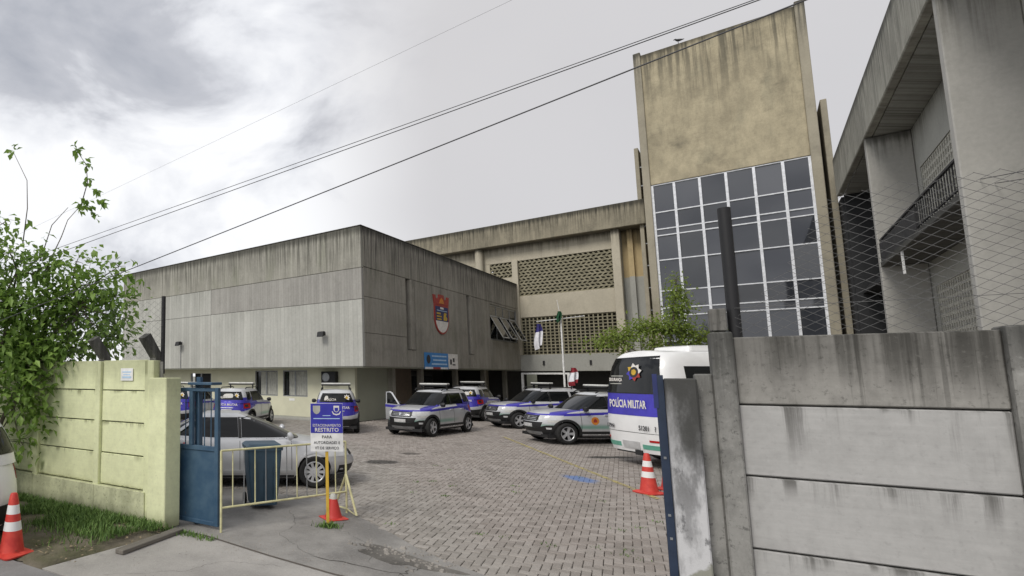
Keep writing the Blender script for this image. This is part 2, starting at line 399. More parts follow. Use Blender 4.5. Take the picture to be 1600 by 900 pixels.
def sheet(name, pts, z, mat, th=0.0):
    m = MB(); m.prism(pts, 'z', z-max(th, 0.02), z); return m.build(name, mat, kind='structure')
m = MB(); m.add([(-900, -900, -0.09), (900, -900, -0.09), (900, 900, -0.09), (-900, 900, -0.09)], [(0, 1, 2, 3)]); m.build('ground', 'far_ground', kind='structure')
def sp2(s, d): q = sw(s, d); return (q.x, q.y)
sheet('street', [sp2(-60, -2.15), sp2(-60, -12), sp2(60, -12), sp2(60, -2.15), sp2(0.4, -2.15)], -0.006, 'street_asphalt', 0.06)
# the grassy verge: a gently mounded strip of soil in front of the yellow wall
m = MB(); ns, nd = 60, 10
for i in range(ns+1):
    for j in range(nd+1):
        s = -14 + 14.15*i/ns; d = -2.14 + 2.14*j/nd
        z = 0.005 + 0.06*math.sin(math.pi*j/nd)*(0.6+0.4*math.sin(i*1.3+j*0.7)) + 0.03*(j/nd)
        if j == 0 or i == ns: z = -0.02
        elif i == ns-1: z *= 0.3
        if j == 0: d += 0.07*math.sin(i*1.9)+0.05*math.sin(i*0.83)
        s2 = s - (0.28*(1-j/nd) if i == ns else 0)
        m.v.append(tuple(sw(s2, d, z)))
for i in range(ns):
    for j in range(nd):
        a = i*(nd+1)+j; m.f.append((a, a+nd+1, a+nd+2, a+1)); m.mi.append(0)
m.build('verge', 'soil', smooth=True, kind='structure')
sheet('driveway_apron', [sp2(0.17, -0.02), sp2(-0.1, -2.13), sp2(9.5, -2.13), sp2(9.5, -0.22), sp2(2.8, -0.36), sp2(1.84, -0.23), sp2(0.7, -0.02)], 0.0, 'apron_concrete', 0.06)
PATCH = [(0.0, 0.0), (0.7, -0.01), (1.84, -0.22), (2.8, -0.345), (9.5, -0.21), (9.5, 0.16), (4.35, 0.52), (3.72, 0.83), (3.2, 1.2), (2.86, 1.52), (2.35, 1.95), (1.9, 2.28), (1.5, 2.78), (0.6, 3.0), (-1.2, 2.8), (-1.2, 0.15), (0.0, 0.12)]
sheet('asphalt_patch', [sp2(*q) for q in PATCH], -0.002, 'patch_asphalt', 0.06)
base_poly = [bw(-24, 14), bw(-19, -14), bw(-15, -20), bw(23, -20), bw(23, 14)]
sheet('courtyard_bed', [(q.x, q.y) for q in base_poly], -0.035, 'joint_sand', 0.02)
def inside_patch(s, d): return -2.0 < d < 2.6 and not (s > 3.0 and d > 1.2) and s+d < 4.6+max(0, 1.0-d)
# crumbled edge where the pavers meet the patch: loose broken lumps
m = MB(); rr = random.Random(4)
for i in range(150):
    s = rr.gauss(3.25, 0.36); d = 0.74 + rr.gauss(0, 0.16) - (s-3.2)*0.25
    c = sw(s, d, 0.0); r = rr.uniform(0.008, 0.05)*(0.5 if rr.random() < 0.7 else 1)
    a = rr.random()*3.1
    q = [(c.x+math.cos(a+k*math.pi/3)*r*rr.uniform(.7, 1.2), c.y+math.sin(a+k*math.pi/3)*r*rr.uniform(.7, 1.2)) for k in range(6)]
    n0 = len(m.v)
    m.add([(x, y, -0.004) for x, y in q]+[(c.x+(x-c.x)*.7, c.y+(y-c.y)*.7, r*rr.uniform(.25, .6)) for x, y in q],
          [tuple(range(6, 12))]+[(k, (k+1) % 6, 6+(k+1) % 6, 6+k) for k in range(6)])
o = m.build('broken_paving_rubble', 'crumbled', kind='stuff'); o['label'] = 'broken lumps of paving beside the asphalt patch in the gateway'; o['category'] = 'rubble'

m = MB(); rr = random.Random(14); ring = []
for i in range(40):
    a = 2*math.pi*i/40; r_ = 1+.22*math.sin(3*a+1)+.12*math.sin(7*a)+rr.gauss(0, .06); ring.append(sp2(3.22+.62*r_*math.cos(a), .62+.22*r_*math.sin(a)-.16*math.cos(a)))
m.prism(ring, 'z', -.02, .0025); m.build('worn_hole', 'hole_asphalt', kind='structure')
def crack(parent_name, pts, wd, seed):
    rr = random.Random(seed); P = []
    for (a, b) in zip(pts[:-1], pts[1:]):
        for k_ in range(9):
            f = k_/9; P.append((a[0]+(b[0]-a[0])*f+rr.gauss(0, .022), a[1]+(b[1]-a[1])*f+rr.gauss(0, .022)))
    P.append(pts[-1]); P = [sp2(*q) for q in P]; m = MB(); n = len(P)
    for i, p in enumerate(P):
        a = Vector(P[max(i-1, 0)]); b = Vector(P[min(i+1, n-1)]); t_ = (b-a).normalized(); w_ = wd*rr.uniform(.35, 1.0)*(1 if 0 < i < n-1 else .2); nn = Vector((-t_.y, t_.x))*w_/2
        m.v += [(p[0]+nn.x, p[1]+nn.y, .0016), (p[0]-nn.x, p[1]-nn.y, .0016)]
    for i in range(n-1): m.f.append((2*i, 2*i+1, 2*i+3, 2*i+2)); m.mi.append(0)
    m.build('pavement_crack', 'crack_dirt', kind='structure')
t = NT('crack_dirt'); t.fin(t.mix(t.noise(t.pos(), 20, 4), (.03, .028, .024), (.08, .072, .06)), .95)
crack('a', [(.6, -1.9), (1.3, -1.3), (1.5, -.7), (2.2, -.45)], .004, 1); crack('a', [(.9, 1.9), (1.4, 1.3), (1.5, .6), (2.3, .1)], .005, 3)
crack('a', [(1.4, 1.3), (2.2, 1.3), (2.7, .9), (3.0, .2)], .005, 4); crack('a', [(2.3, .1), (3.4, .05), (4.2, -.15)], .02, 5); crack('a', [(3.4, .05), (3.6, .45)], .016, 6)
m = MB(); rr = random.Random(31)
for i in range(1700):
    s, d = (rr.uniform(.2, 5.8), rr.uniform(-2.0, 2.4)) if i % 3 else (rr.gauss(1.0, .8), rr.gauss(-.15, .25))
    if not inside_patch(s, d): continue
    c_ = sw(s, d, .0); r_ = rr.uniform(.003, .012); a = rr.random()*3
    m.add([(c_.x+r_*math.cos(a+k_*2.09), c_.y+r_*math.sin(a+k_*2.09), -.002) for k_ in range(3)]+[(c_.x, c_.y, r_*.8)], [(0, 1, 3), (1, 2, 3), (2, 0, 3)])
o = m.build('loose_grit', 'crumbled', kind='stuff'); o['label'] = 'loose grit scattered over the gateway asphalt'; o['category'] = 'grit'
# herringbone pavers
t = NT('paver'); p = t.pos()
gi = t.n('ShaderNodeNewGeometry').outputs['Random Per Island']; oi = t.n('ShaderNodeObjectInfo').outputs['Random']
rnd = t.mt('FRACT', t.mt('ADD', gi, oi))
big = t.noise(p, 0.28, 4); fine = t.noise(p, 38, 4, 0.7); med = t.noise(p, 1.3, 5, 0.65)
c = t.mix(t.rng(rnd, 0, 1, 0, 1, False), (0.25, 0.229, 0.205), (0.36, 0.335, 0.305))
red = t.rng(t.mt('ADD', t.sep(p)[0], t.mt('MULTIPLY', t.mt('SUBTRACT', big, .5), 5.0)), 2.6, 4.6)
c = t.mix(t.mt('MULTIPLY', red, 0.35), c, t.mix(rnd, (0.26, 0.21, 0.19), (0.37, 0.315, 0.29)))
c = t.mix(t.rng(med, 0.48, 0.78, 0, 0.6), c, (0.15, 0.137, 0.12))
c = t.mix(t.rng(t.noise(p, .55, 5, .6), .55, .72, 0, .35), c, (0.42, 0.395, 0.365))
c = t.mix(t.rng(t.noise(t.vscale(p, (1, .35, 1)), .8, 6, .65), .55, .75, 0, .5), c, (0.135, 0.122, 0.105))
f2 = t.rng(fine, 0.25, 0.75, 0.82, 1.12, False); c = t.mix(1.0, c, t.comb(f2, f2, f2), 'MULTIPLY')
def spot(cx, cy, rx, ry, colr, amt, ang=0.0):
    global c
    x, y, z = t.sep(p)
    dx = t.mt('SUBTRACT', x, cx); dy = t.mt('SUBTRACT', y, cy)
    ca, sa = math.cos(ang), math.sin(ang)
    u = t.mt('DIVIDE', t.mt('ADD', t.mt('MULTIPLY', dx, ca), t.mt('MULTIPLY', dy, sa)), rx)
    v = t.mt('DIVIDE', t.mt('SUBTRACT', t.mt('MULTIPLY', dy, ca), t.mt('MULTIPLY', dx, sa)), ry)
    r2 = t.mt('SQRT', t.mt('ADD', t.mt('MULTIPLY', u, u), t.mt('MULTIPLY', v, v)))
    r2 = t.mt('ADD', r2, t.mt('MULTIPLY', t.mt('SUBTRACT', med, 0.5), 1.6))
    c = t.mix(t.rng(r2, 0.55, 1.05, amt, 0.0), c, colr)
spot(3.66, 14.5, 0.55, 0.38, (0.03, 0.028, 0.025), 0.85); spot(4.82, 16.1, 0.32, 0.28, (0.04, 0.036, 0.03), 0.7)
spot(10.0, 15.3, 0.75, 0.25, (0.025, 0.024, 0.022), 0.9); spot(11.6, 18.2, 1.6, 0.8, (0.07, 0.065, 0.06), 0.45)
spot(7.35, 12.2, 0.30, 0.62, (0.10, 0.19, 0.42), 0.8, 0.15)
t.bump(t.mt('ADD', fine, med), 0.35, 0.008)
t.fin(c, 0.85)
def inside(q, poly):
    r = False; n = len(poly)
    for i in range(n):
        (x1, y1), (x2, y2) = poly[i], poly[(i+1) % n]
        if (y1 > q[1]) != (y2 > q[1]) and q[0] < (x2-x1)*(q[1]-y1)/(y2-y1)+x1: r = not r
    return r
def project(p):
    d = (p[0], p[1], p[2]-CAM_H); cz = d[1]*math.cos(PITCH)+d[2]*math.sin(PITCH); cyy = -d[1]*math.sin(PITCH)+d[2]*math.cos(PITCH)
    if cz < 0.1: return (9e9, 9e9)
    return (380+853*d[0]/cz, 496-853*cyy/cz)
U = 0.1; pav = []
for i in range(-170, 230):
    for j in range(-4, 330):
        k = (i-j) % 4
        if k == 0: sc, dc, hz = (i+1.0)*U, (j+0.5)*U, 0
        elif k == 3: sc, dc, hz = (i+0.5)*U, (j+1.0)*U, 1     # upright brick starts at class 3 and runs on to class 2
        else: continue
        if dc < 0.02 or inside((sc, dc), PATCH): continue
        q = sw(sc, dc)
        if q.y > 31: continue
        lx, ly = to_b(q)
        if lx > 22 or ly < -18.5 or (lx > 1.0 and ly > 1.0): continue
        u, v = project(q)
        if u < -200 or u > 1420: continue
        pav.append((q.y, q, hz, u, v))
pav.sort(key=lambda a: a[0])
def paver_verts(L, W):
    a, b, e = L/2, W/2, 0.006
    vs = [(-a, -b, -0.04), (a, -b, -0.04), (a, b, -0.04), (-a, b, -0.04), (-a, -b, -e), (a, -b, -e), (a, b, -e), (-a, b, -e),
          (-a+e, -b+e, 0), (a-e, -b+e, 0), (a-e, b-e, 0), (-a+e, b-e, 0)]
    fs = [(0,1,5,4),(1,2,6,5),(2,3,7,6),(3,0,4,7),(4,5,9,8),(5,6,10,9),(6,7,11,10),(7,4,8,11),(8,9,10,11)]
    return vs, fs
PV, PF = paver_verts(0.193, 0.093)
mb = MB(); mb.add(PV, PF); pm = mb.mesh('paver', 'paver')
paving = link('courtyard_paving', None, None, 'structure', sw(3, 3), SA)
pinv = Matrix.Translation(sw(3, 3)) @ Matrix.Rotation(SA, 4, 'Z'); pinv.invert()
rest = MB(); cnt = 0; rr = random.Random(12)
for (yy, q, hz, u, v) in pav:
    tz = rr.uniform(-0.004, 0.003) + 0.006*math.sin(q.x*1.7)*math.sin(q.y*1.1)
    ax, ay, az = rr.gauss(0, 0.012), rr.gauss(0, 0.012), rr.gauss(0, 0.012) + (math.pi/2 if hz else 0)
    Mx = Matrix.Translation(pinv @ Vector((q.x, q.y, tz))) @ Matrix.Rotation(az, 4, 'Z') @ Matrix.Rotation(ax, 4, 'X') @ Matrix.Rotation(ay, 4, 'Y')
    if cnt < 300 and 0 < u < 1052 and v < 905:
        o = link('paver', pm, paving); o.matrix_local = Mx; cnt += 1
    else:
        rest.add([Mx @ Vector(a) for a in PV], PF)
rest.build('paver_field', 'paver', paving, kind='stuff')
# painted bay line and gate track
def strip(name, pts, wd, z, mat, parent=None):
    m = MB(); n = len(pts)
    for i, p in enumerate(pts):
        a = Vector(pts[max(i-1, 0)][:2]); b = Vector(pts[min(i+1, n-1)][:2]); t_ = (b-a).normalized(); nn = Vector((-t_.y, t_.x))*wd/2
        m.v += [(p[0]+nn.x, p[1]+nn.y, z), (p[0]-nn.x, p[1]-nn.y, z)]
    for i in range(n-1): m.f.append((2*i, 2*i+1, 2*i+3, 2*i+2)); m.mi.append(0)
    return m.build(name, mat, parent, kind=None if parent else 'structure')
t = NT('worn_yellow_line'); p = t.pos()
al = t.rng(t.noise(p, 9, 6, 0.7), 0.40, 0.60, 0.15, 0.85); t.put(t.b.inputs['Alpha'], al)
t.fin((0.52, 0.44, 0.17), 0.8)
A, B = Vector((9.5, 20.3)), Vector((7.55, 10.2))
strip('bay_line', [(A+(B-A)*k/12) for k in range(13)], 0.11, 0.012, 'worn_yellow_line')
plain('rusty_rail', (0.10, 0.085, 0.07), 0.7)
strip('gate_track', [sp2(0.05, -0.03), sp2(0.7, -0.03), sp2(1.84, -0.24), sp2(2.8, -0.37), sp2(6.0, -0.32)], 0.035, 0.006, 'rusty_rail')

# ------------------------------------------------------------------ low block with overhanging upper storey
blk = thing('concrete_block_building', 'low boxy concrete building with overhanging blank upper storey, crest and blue banner', 'building', tuple(P0), BA)
def part(name, mat, parent, *boxes, bev=0.0, kind=None):
    m = MB()
    for b in boxes: m.cbox(*b, bev) if bev else m.box(*b)
    return m.build(name, mat, parent, kind=kind)
g = 0.008
LB, LA = 23.15, 19.0
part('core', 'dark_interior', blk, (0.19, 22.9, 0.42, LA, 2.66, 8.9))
part('roof', 'roof_felt', blk, (0.19, LB, 0.19, LA, 8.905, 8.98))
part('soffit', 'greygreen_wall', blk, (0.05, 22.9, 0.05, LA, 2.60, 2.655))
# face towards the left: panels between form joints
def pa(y0, y1, z0, z1, mat, dx=0.0): part('wall_panel', mat, blk, (-dx, 0.185, y0+g, y1-g, z0+g, z1-g), bev=0.012)
pa(0, 10.1, 2.64, 5.76, 'board_concrete_pale', 0.003); pa(10.1, LA, 2.64, 5.76, 'board_concrete_pale', 0.0)
pa(0, 10.1, 5.76, 7.24, 'board_concrete_grey', 0.004); pa(10.1, LA, 5.76, 7.24, 'board_concrete_pale', 0.002)
pa(0, 10.1, 7.24, 9.22, 'board_concrete', 0.012); pa(10.1, LA, 7.24, 9.22, 'board_concrete', 0.006)
part('parapet_cap', 'side_concrete', blk, (-0.03, 0.32, -0.03, LA, 9.22, 9.27), (0.32, LB, -0.03, 0.30, 9.22, 9.27), bev=0.008)
# face towards the right, with two tall slots and a ribbon window
def pb(x0, x1, z0, z1, dy=0.0, mat='side_concrete'): part('wall_panel', mat, blk, (x0+g, x1-g, -dy, 0.18, z0+g, z1-g), bev=0.012)
pb(0.19, 4.4, 7.3, 9.22, 0.014); pb(4.4, 13.0, 7.3, 9.22, 0.010); pb(13.0, LB, 7.3, 9.22, 0.012)
pb(0.19, 4.4, 5.9, 7.3); pb(0.19, 4.4, 4.2, 5.9, 0.004); pb(0.19, 4.4, 2.64, 4.2)
pb(4.4, 5.4, 2.64, 3.55); pb(5.4, 12.7, 2.64, 7.3, 0.003); pb(12.7, 13.6, 2.64, 3.55); pb(13.6, 16.8, 2.64, 7.3)
pb(16.8, 22.6, 2.64, 4.66, 0.002); pb(16.8, 22.6, 7.12, 7.3); pb(22.6, LB, 2.64, 7.3)
for x0, x1 in ((4.4, 5.4), (12.7, 13.6)):
    part('slot_back', 'dark_interior', blk, (x0+0.02, x1-0.02, 0.26, 0.40, 3.57, 7.28))  # near-black back puts the slot's shade into its colour
    part('slot_fin', 'side_concrete', blk, (x0+0.42, x1-0.16, -0.06, 0.25, 3.57, 7.28), bev=0.015)
# ribbon window with three top-hung sashes open
wf = part('window', 'grey_metal', blk, (16.82, 22.58, 0.05, 0.12, 4.67, 4.75), (16.82, 22.58, 0.05, 0.12, 7.03, 7.11), (16.82, 22.58, 0.04, 0.13, 6.32, 6.40),
          *[(x-.03, x+.03, 0.05, 0.12, 4.75, 7.03) for x in (16.85, 18.25, 19.7, 21.15, 22.55)])
part('dark_backing', 'dark_void', blk, (16.82, 22.58, 0.34, 0.40, 4.67, 7.11))
for i, x in enumerate((16.9, 18.3, 19.75, 21.2)):
    part('pane', 'dark_glass', wf, (x, x+1.3, 0.075, 0.085, 6.42, 7.02))
    if i == 0: part('pane', 'dark_glass', wf, (x, x+1.3, 0.075, 0.085, 4.77, 6.30)); continue
plain('sash_grey', (.34, .34, .33), .5)
for i, x in enumerate((16.95, 18.9, 20.9)):
    ang = R(27); L = 1.7
    m = MB()
    for (a, b, c, d) in ((0, 1.35, -0.05, 0.02), (0, 1.35, L-.05, L+.02), (0, .07, 0, L), (1.28, 1.35, 0, L)):
        m.box(a, b, -0.02, 0.02, -d, -c)
    s_ = m.build('open_sash', 'sash_grey', wf); s_.location = (x, 0.03, 6.30); s_.rotation_euler = (-ang, 0, 0)
    m = MB(); m.box(.07, 1.28, -0.006, 0.006, -L+.05, -.05); q = m.build('sash_pane', 'dark_glass', wf); q.location = (x, 0.03, 6.30); q.rotation_euler = (-ang, 0, 0)
# ground floor, set back under the overhang
part('ground_wall', 'cream_wall', blk, (1.2, 1.4, 1.2, 4.05, 0, 2.60), (1.2, 1.4, 5.68, 6.05, 0, 2.6), (1.2, 1.4, 7.7, 11.3, 0, 2.6), (1.2, 1.4, 13.2, LA, 0, 2.6),
     (1.2, 1.4, 4.05, 5.68, 0, 1.12), (1.2, 1.4, 6.05, 7.7, 0, 1.12), (1.2, 1.4, 4.05, 5.68, 2.5, 2.6), (1.2, 1.4, 6.05, 7.7, 2.5, 2.6), (1.2, 1.4, 11.3, 13.2, 2.35, 2.6))
for y0, y1 in ((4.05, 5.68), (6.05, 7.7)):
    f_ = part('window', 'grey_metal', blk, (1.22, 1.28, y0, y1, 1.12, 1.17), (1.22, 1.28, y0, y1, 2.45, 2.5), (1.22, 1.28, y0, y0+.05, 1.17, 2.45), (1.22, 1.28, y1-.05, y1, 1.17, 2.45), (1.22, 1.28, (y0+y1)/2-.03, (y0+y1)/2+.03, 1.17, 2.45))
    part('pane', 'dark_glass', f_, (1.33, 1.34, y0+.05, y1-.05, 1.17, 2.45))
    m = MB(); n = 26; span = (y1-y0)*.72
    for i in range(n+1):
        y = y0+.07+span*i/n; x = 1.285+0.018*math.sin(i*1.9); m.v += [(x, y, 1.18), (x, y, 2.44)]
    for i in range(n): m.f.append((2*i, 2*i+2, 2*i+3, 2*i+1)); m.mi.append(0)
    m.build('curtain', 'curtain', f_)
part('door_recess', 'dark_void', blk, (1.6, 1.7, 11.3, 13.2, 0, 2.35))
part('door_frame', 'grey_metal', blk, (1.24, 1.32, 11.3, 11.38, 0, 2.35), (1.24, 1.32, 13.12, 13.2, 0, 2.35), (1.24, 1.32, 12.2, 12.28, 0, 2.35))
part('side_wall', 'greygreen_wall', blk, (1.4, 4.6, 1.2, 1.4, 0, 2.6))
part('panel_wall', 'brown_panel', blk, (4.6, 8.0, 1.6, 1.75, 0, 2.6))
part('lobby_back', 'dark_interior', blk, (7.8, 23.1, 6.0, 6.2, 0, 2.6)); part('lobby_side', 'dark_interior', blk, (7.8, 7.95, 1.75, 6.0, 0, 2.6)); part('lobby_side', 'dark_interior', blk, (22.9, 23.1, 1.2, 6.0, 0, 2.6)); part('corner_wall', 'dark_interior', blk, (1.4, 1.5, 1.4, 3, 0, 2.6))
for x in (4.6, 8.0, 13.0, 18.0, 22.5): part('column', 'side_concrete', blk, (x-.15, x+.15, 0.9, 1.2, 0, 2.6), bev=0.02)
dd = part('entrance_door', 'black_metal', blk, (9.0, 12.2, 2.2, 2.26, 0, 2.3))
part('pane', 'dark_glass', dd, (9.1, 10.5, 2.185, 2.195, 0.1, 2.2)); part('pane', 'dark_glass', dd, (10.7, 12.1, 2.185, 2.195, 0.1, 2.2))
part('step', 'yellow_plinth', blk, (1.0, 3.0, -1.3, -0.7, 0.0, 0.16), bev=0.02)
part('plinth_walk', 'grey_render', blk, (0.2, 1.2, 1.2, LA, 0, 0.10), bev=0.01)
for zz_ in (1.0,): part('wall_plaque', 'white_paint', blk, (1.185, 1.198, 4.9, 5.25, .9, 1.02))

# things fixed to the block
def fixed(name, label, cat, lx, ly, lz, rz=0.0, group=None):
    q = bw(lx, ly, lz); return thing(name, label, cat, tuple(q), BA+rz, group)
def floodlight(lx, ly, lz, rz, label):
    f_ = fixed('floodlight', label, 'floodlight', lx, ly, lz, rz, 'floodlights on the low block')
    m = MB(); m.tube([(0, 0.0, 0), (0, -0.25, 0.05)], 0.02, 6); m.box(-.06, .06, -.02, 0.0, -.08, .08); m.build('bracket', 'black_metal', f_)
    m = MB(); m.prism([(-.20, -.10), (-.42, -.18), (-.36, .06), (-.22, .10)], 'x', -.17, .17); m.build('housing', 'black_metal', f_)
floodlight(0, 2.11, 4.25, -math.pi/2, 'small black floodlight on pale wall near the building corner')
floodlight(0, 12.69, 4.2, -math.pi/2, 'small black floodlight on pale wall above the gate')
m = MB(); m.tube([(0, 0, 0), (0, 0, -1.5)], 0.02, 6); cdt = m.build('conduit', 'grey_metal', None, loc=bw(-0.03, 12.75, 4.15), rotz=BA); tag(cdt, 'thin conduit pipe running down pale wall below the left floodlight', 'conduit')
ac = fixed('air_conditioner', 'dark air conditioner unit under the overhang behind police car', 'air conditioner', 1.2, 2.55, 1.85, -math.pi/2)
part('case', 'black_metal', ac, (-.42, .42, -.32, -.03, 0, .58), bev=0.02); part('bracket', 'grey_metal', ac, (-.35, -.31, -.32, 0, -.05, -.01), (.31, .35, -.32, 0, -.05, -.01))
m = MB(); m.lathe([(0.0, 0.0), (0.21, 0.0), (0.22, .015), (.20, .02), (.19, .01)], 20, Matrix.Translation((-.12, -.33, .29)) @ Matrix.Rotation(R(90), 4, 'X')); m.build('fan_grille', 'grey_metal', ac)
# crest
plain('crest_red', (0.34, 0.04, 0.032), 0.5); plain('crest_blue', (0.02, 0.03, 0.13), 0.5); plain('crest_gold', (0.55, 0.36, 0.04), 0.5); plain('crest_white', (0.75, 0.72, 0.68), 0.5)
plain('sign_blue', (0.035, 0.035, 0.36), 0.45); plain('banner_blue', (0.05, 0.23, 0.55), 0.55); plain('ink_black', (0.03, 0.03, 0.035), 0.6); plain('banner_light', (0.45, 0.62, 0.80), 0.5); plain('crest_orange', (0.62, 0.22, 0.03), 0.5)
cr = fixed('coat_of_arms', 'shield shaped crest with red castle top on dark concrete wall', 'crest', 8.72, -0.004, 4.55)
def shield(sc, y, z0):
    pts = []
    W = 0.98*sc
    for i in range(17):
        a = -math.pi + math.pi*i/16
        pts.append((W*math.cos(a), 0.95*sc+0.92*sc*math.sin(a)*1.0))
    return [(px, pz+z0) for px, pz in pts] + [(W, 1.72*sc+z0), (-W, 1.72*sc+z0)]
m = MB(); m.prism(shield(1.0, 0, 0), 'y', -0.05, 0.0); m.build('shield', 'crest_red', cr)
def clipz(poly, lo, hi):
    def clip(P, f, keep):
        o_ = []
        for i in range(len(P)):
            a, b = P[i], P[(i+1) % len(P)]
            if keep(a): o_.append(a)
            if keep(a) != keep(b):
                k_ = (f-a[1])/(b[1]-a[1]); o_.append((a[0]+(b[0]-a[0])*k_, f))
        return o_
    return clip(clip(poly, lo, lambda q: q[1] >= lo), hi, lambda q: q[1] <= hi)
inner = shield(0.88, 0, 0.10)
for lo, hi, mt_ in ((0, 0.78, 'crest_white'), (0.78, 1.36, 'crest_blue'), (1.36, 1.66, 'crest_blue')):
    m = MB(); m.prism(clipz(inner, lo, hi), 'y', -0.062, -0.051); m.build('field', mt_, cr)
part('gold_bar', 'crest_gold', cr, (-.74, -.10, -.074, -.063, .84, .92), (-.74, -.10, -.074, -.063, 1.0, 1.08), (-.74, -.2, -.074, -.063, 1.16, 1.26))
m = MB(); m.prism([(.18, .84), (.62, .84), (.7, 1.0), (.5, 1.1), (.62, 1.26), (.3, 1.3), (.2, 1.1)], 'y', -.074, -.063); m.build('gold_charge', 'crest_gold', cr)
part('white_star', 'crest_white', cr, (-.22, .22, -.074, -.063, 1.47, 1.58)); part('white_band', 'banner_light', cr, (-.7, .7, -.074, -.063, 1.365, 1.40))
m = MB(); m.prism([(-.98, 1.73), (.98, 1.73), (1.08, 2.25), (.78, 2.25), (.74, 2.08), (.42, 2.05), (.32, 2.32), (-.32, 2.32), (-.42, 2.05), (-.74, 2.08), (-.78, 2.25), (-1.08, 2.25)], 'y', -.055, 0.0); m.build('castle', 'crest_red', cr)
m = MB(); m.prism([(-.32, 1.80), (.32, 1.80), (.22, 2.0), (0, 2.14), (-.22, 2.0)], 'y', -.07, -.056); m.build('castle_gate', 'crest_orange', cr)
# banner
bn = fixed('wall_banner', 'light blue printed banner board low on the dark concrete wall', 'banner', 6.28, -0.02, 2.56)
part('board', 'banner_blue', bn, (0, 3.1, -.03, 0, .02, .92)); part('white_end', 'crest_white', bn, (3.1, 4.5, -.032, 0, .05, .92)); part('footer', 'white_paint', bn, (0.0, 1.0, -.036, -.031, .02, .13), (2.0, 3.0, -.036, -.031, .02, .13)); part('red_footer', 'crest_red', bn, (1.0, 2.0, -.036, -.031, .02, .13))
for i, (a, b) in enumerate(((.9, 2.85), (1.05, 2.8), (.85, 2.9))): part('print_line', 'banner_light', bn, (a, b, -.036, -.031, .70-.22*i, .78-.22*i))
m = MB(); m.lathe([(0, 0), (.22, 0), (.24, .004)], 16, Matrix.Translation((.45, -.037, .55)) @ Matrix.Rotation(R(90), 4, 'X')); m.build('print_badge', 'ink_black', bn)
part('print_block', 'ink_black', bn, (3.75, 4.0, -.037, -.033, .45, .68), (3.35, 3.6, -.037, -.033, .3, .6), (3.7, 4.1, -.037, -.033, .25, .33))

# ------------------------------------------------------------------ long building behind with breeze block screens
mid = thing('school_like_building', 'long building with deep concrete roof fascia and breeze block screens', 'building', tuple(bw(23.2, -4, 0)), BA)
mid.name = 'long_building'
def pm_(name, mat, *boxes, bev=0.0, parent=None, kind=None):
    bs = [(b[0]-23.2, b[1]-23.2, b[2]+4, b[3]+4, b[4], b[5]) for b in boxes]
    return part(name, mat, parent or mid, *bs, bev=bev, kind=kind)
pm_('roof_fascia', 'fascia_concrete', (22.3, 22.6, -8.4, 20, 12.34, 14.03), bev=0.03)
pm_('roof_slab', 'roof_felt', (22.6, 34, -8.4, 20, 12.45, 13.8)); pm_('eaves_soffit', 'beige_render', (22.6, 24.0, -8.4, 20, 12.34, 12.42))
pm_('upper_wall', 'beige_render', (23.2, 23.5, -6.6, 20, 11.10, 12.34))
pm_('upper_wall', 'beige_render', (23.2, 23.5, 1.98, 20, 0, 11.14))
pm_('spandrel_band', 'beige_render', (23.17, 23.5, -6.35, 1.98, 6.63, 8.30), bev=0.015)
pm_('window_wall', 'beige_render', (23.2, 23.5, .3, 1.98, 8.30, 9.86))
pm_('lower_band', 'grey_render', (23.1, 23.5, -8.3, 1.98, 2.54, 3.77), bev=0.015)
pm_('column', 'beige_render', (22.7, 23.1, -6.84, -6.35, 0, 12.34), bev=0.03)
m = MB(); m.lathe([(0.30, 0), (0.30, 12.34)], 20, Matrix.Translation((22.85-23.2, 2.66+4, 0))); m.build('round_column', 'beige_render', mid, smooth=True)
pm_('pilaster', 'beige_render', (23.0, 23.3, -.14, .28, 3.77, 11.14), bev=0.02)
pm_('recess_wall', 'ochre_render', (23.7, 23.9, -8.5, -6.84, 9.0, 12.34)); pm_('recess_wall', 'grey_render', (23.68, 23.9, -8.5, -6.84, 0, 9.0))
pm_('recess_pier', 'ochre_render', (23.3, 23.7, -7.5, -7.2, 9.0, 12.34)); pm_('recess_pier', 'grey_render', (23.3, 23.68, -7.5, -7.2, 0, 9.0))
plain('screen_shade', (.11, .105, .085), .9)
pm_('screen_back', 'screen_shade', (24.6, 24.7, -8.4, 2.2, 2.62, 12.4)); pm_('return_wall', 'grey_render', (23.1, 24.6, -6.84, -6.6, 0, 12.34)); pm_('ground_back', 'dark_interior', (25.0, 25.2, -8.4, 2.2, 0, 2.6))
pm_('porch_frame', 'white_paint', (22.3, 22.45, -3.4, -0.2, 2.30, 2.42), (22.3, 22.45, -3.4, -3.25, 0, 2.30), (22.3, 22.45, -0.35, -0.2, 0, 2.30))
pm_('ground_door', 'greygreen_wall', (23.3, 23.4, -1.0, -.3, 0, 2.3)); 
for y in (-4.6, -1.6): pm_('wall_bracket', 'black_metal', (23.0, 23.1, y-.06, y+.06, 3.0, 3.3))
t = NT('breeze_block'); o_ = t.obj(); t.fin(t.mix(t.rng(t.noise(o_, 3, 4), .3, .7), (0.19, 0.175, 0.12), (0.29, 0.265, 0.185)), 0.9)
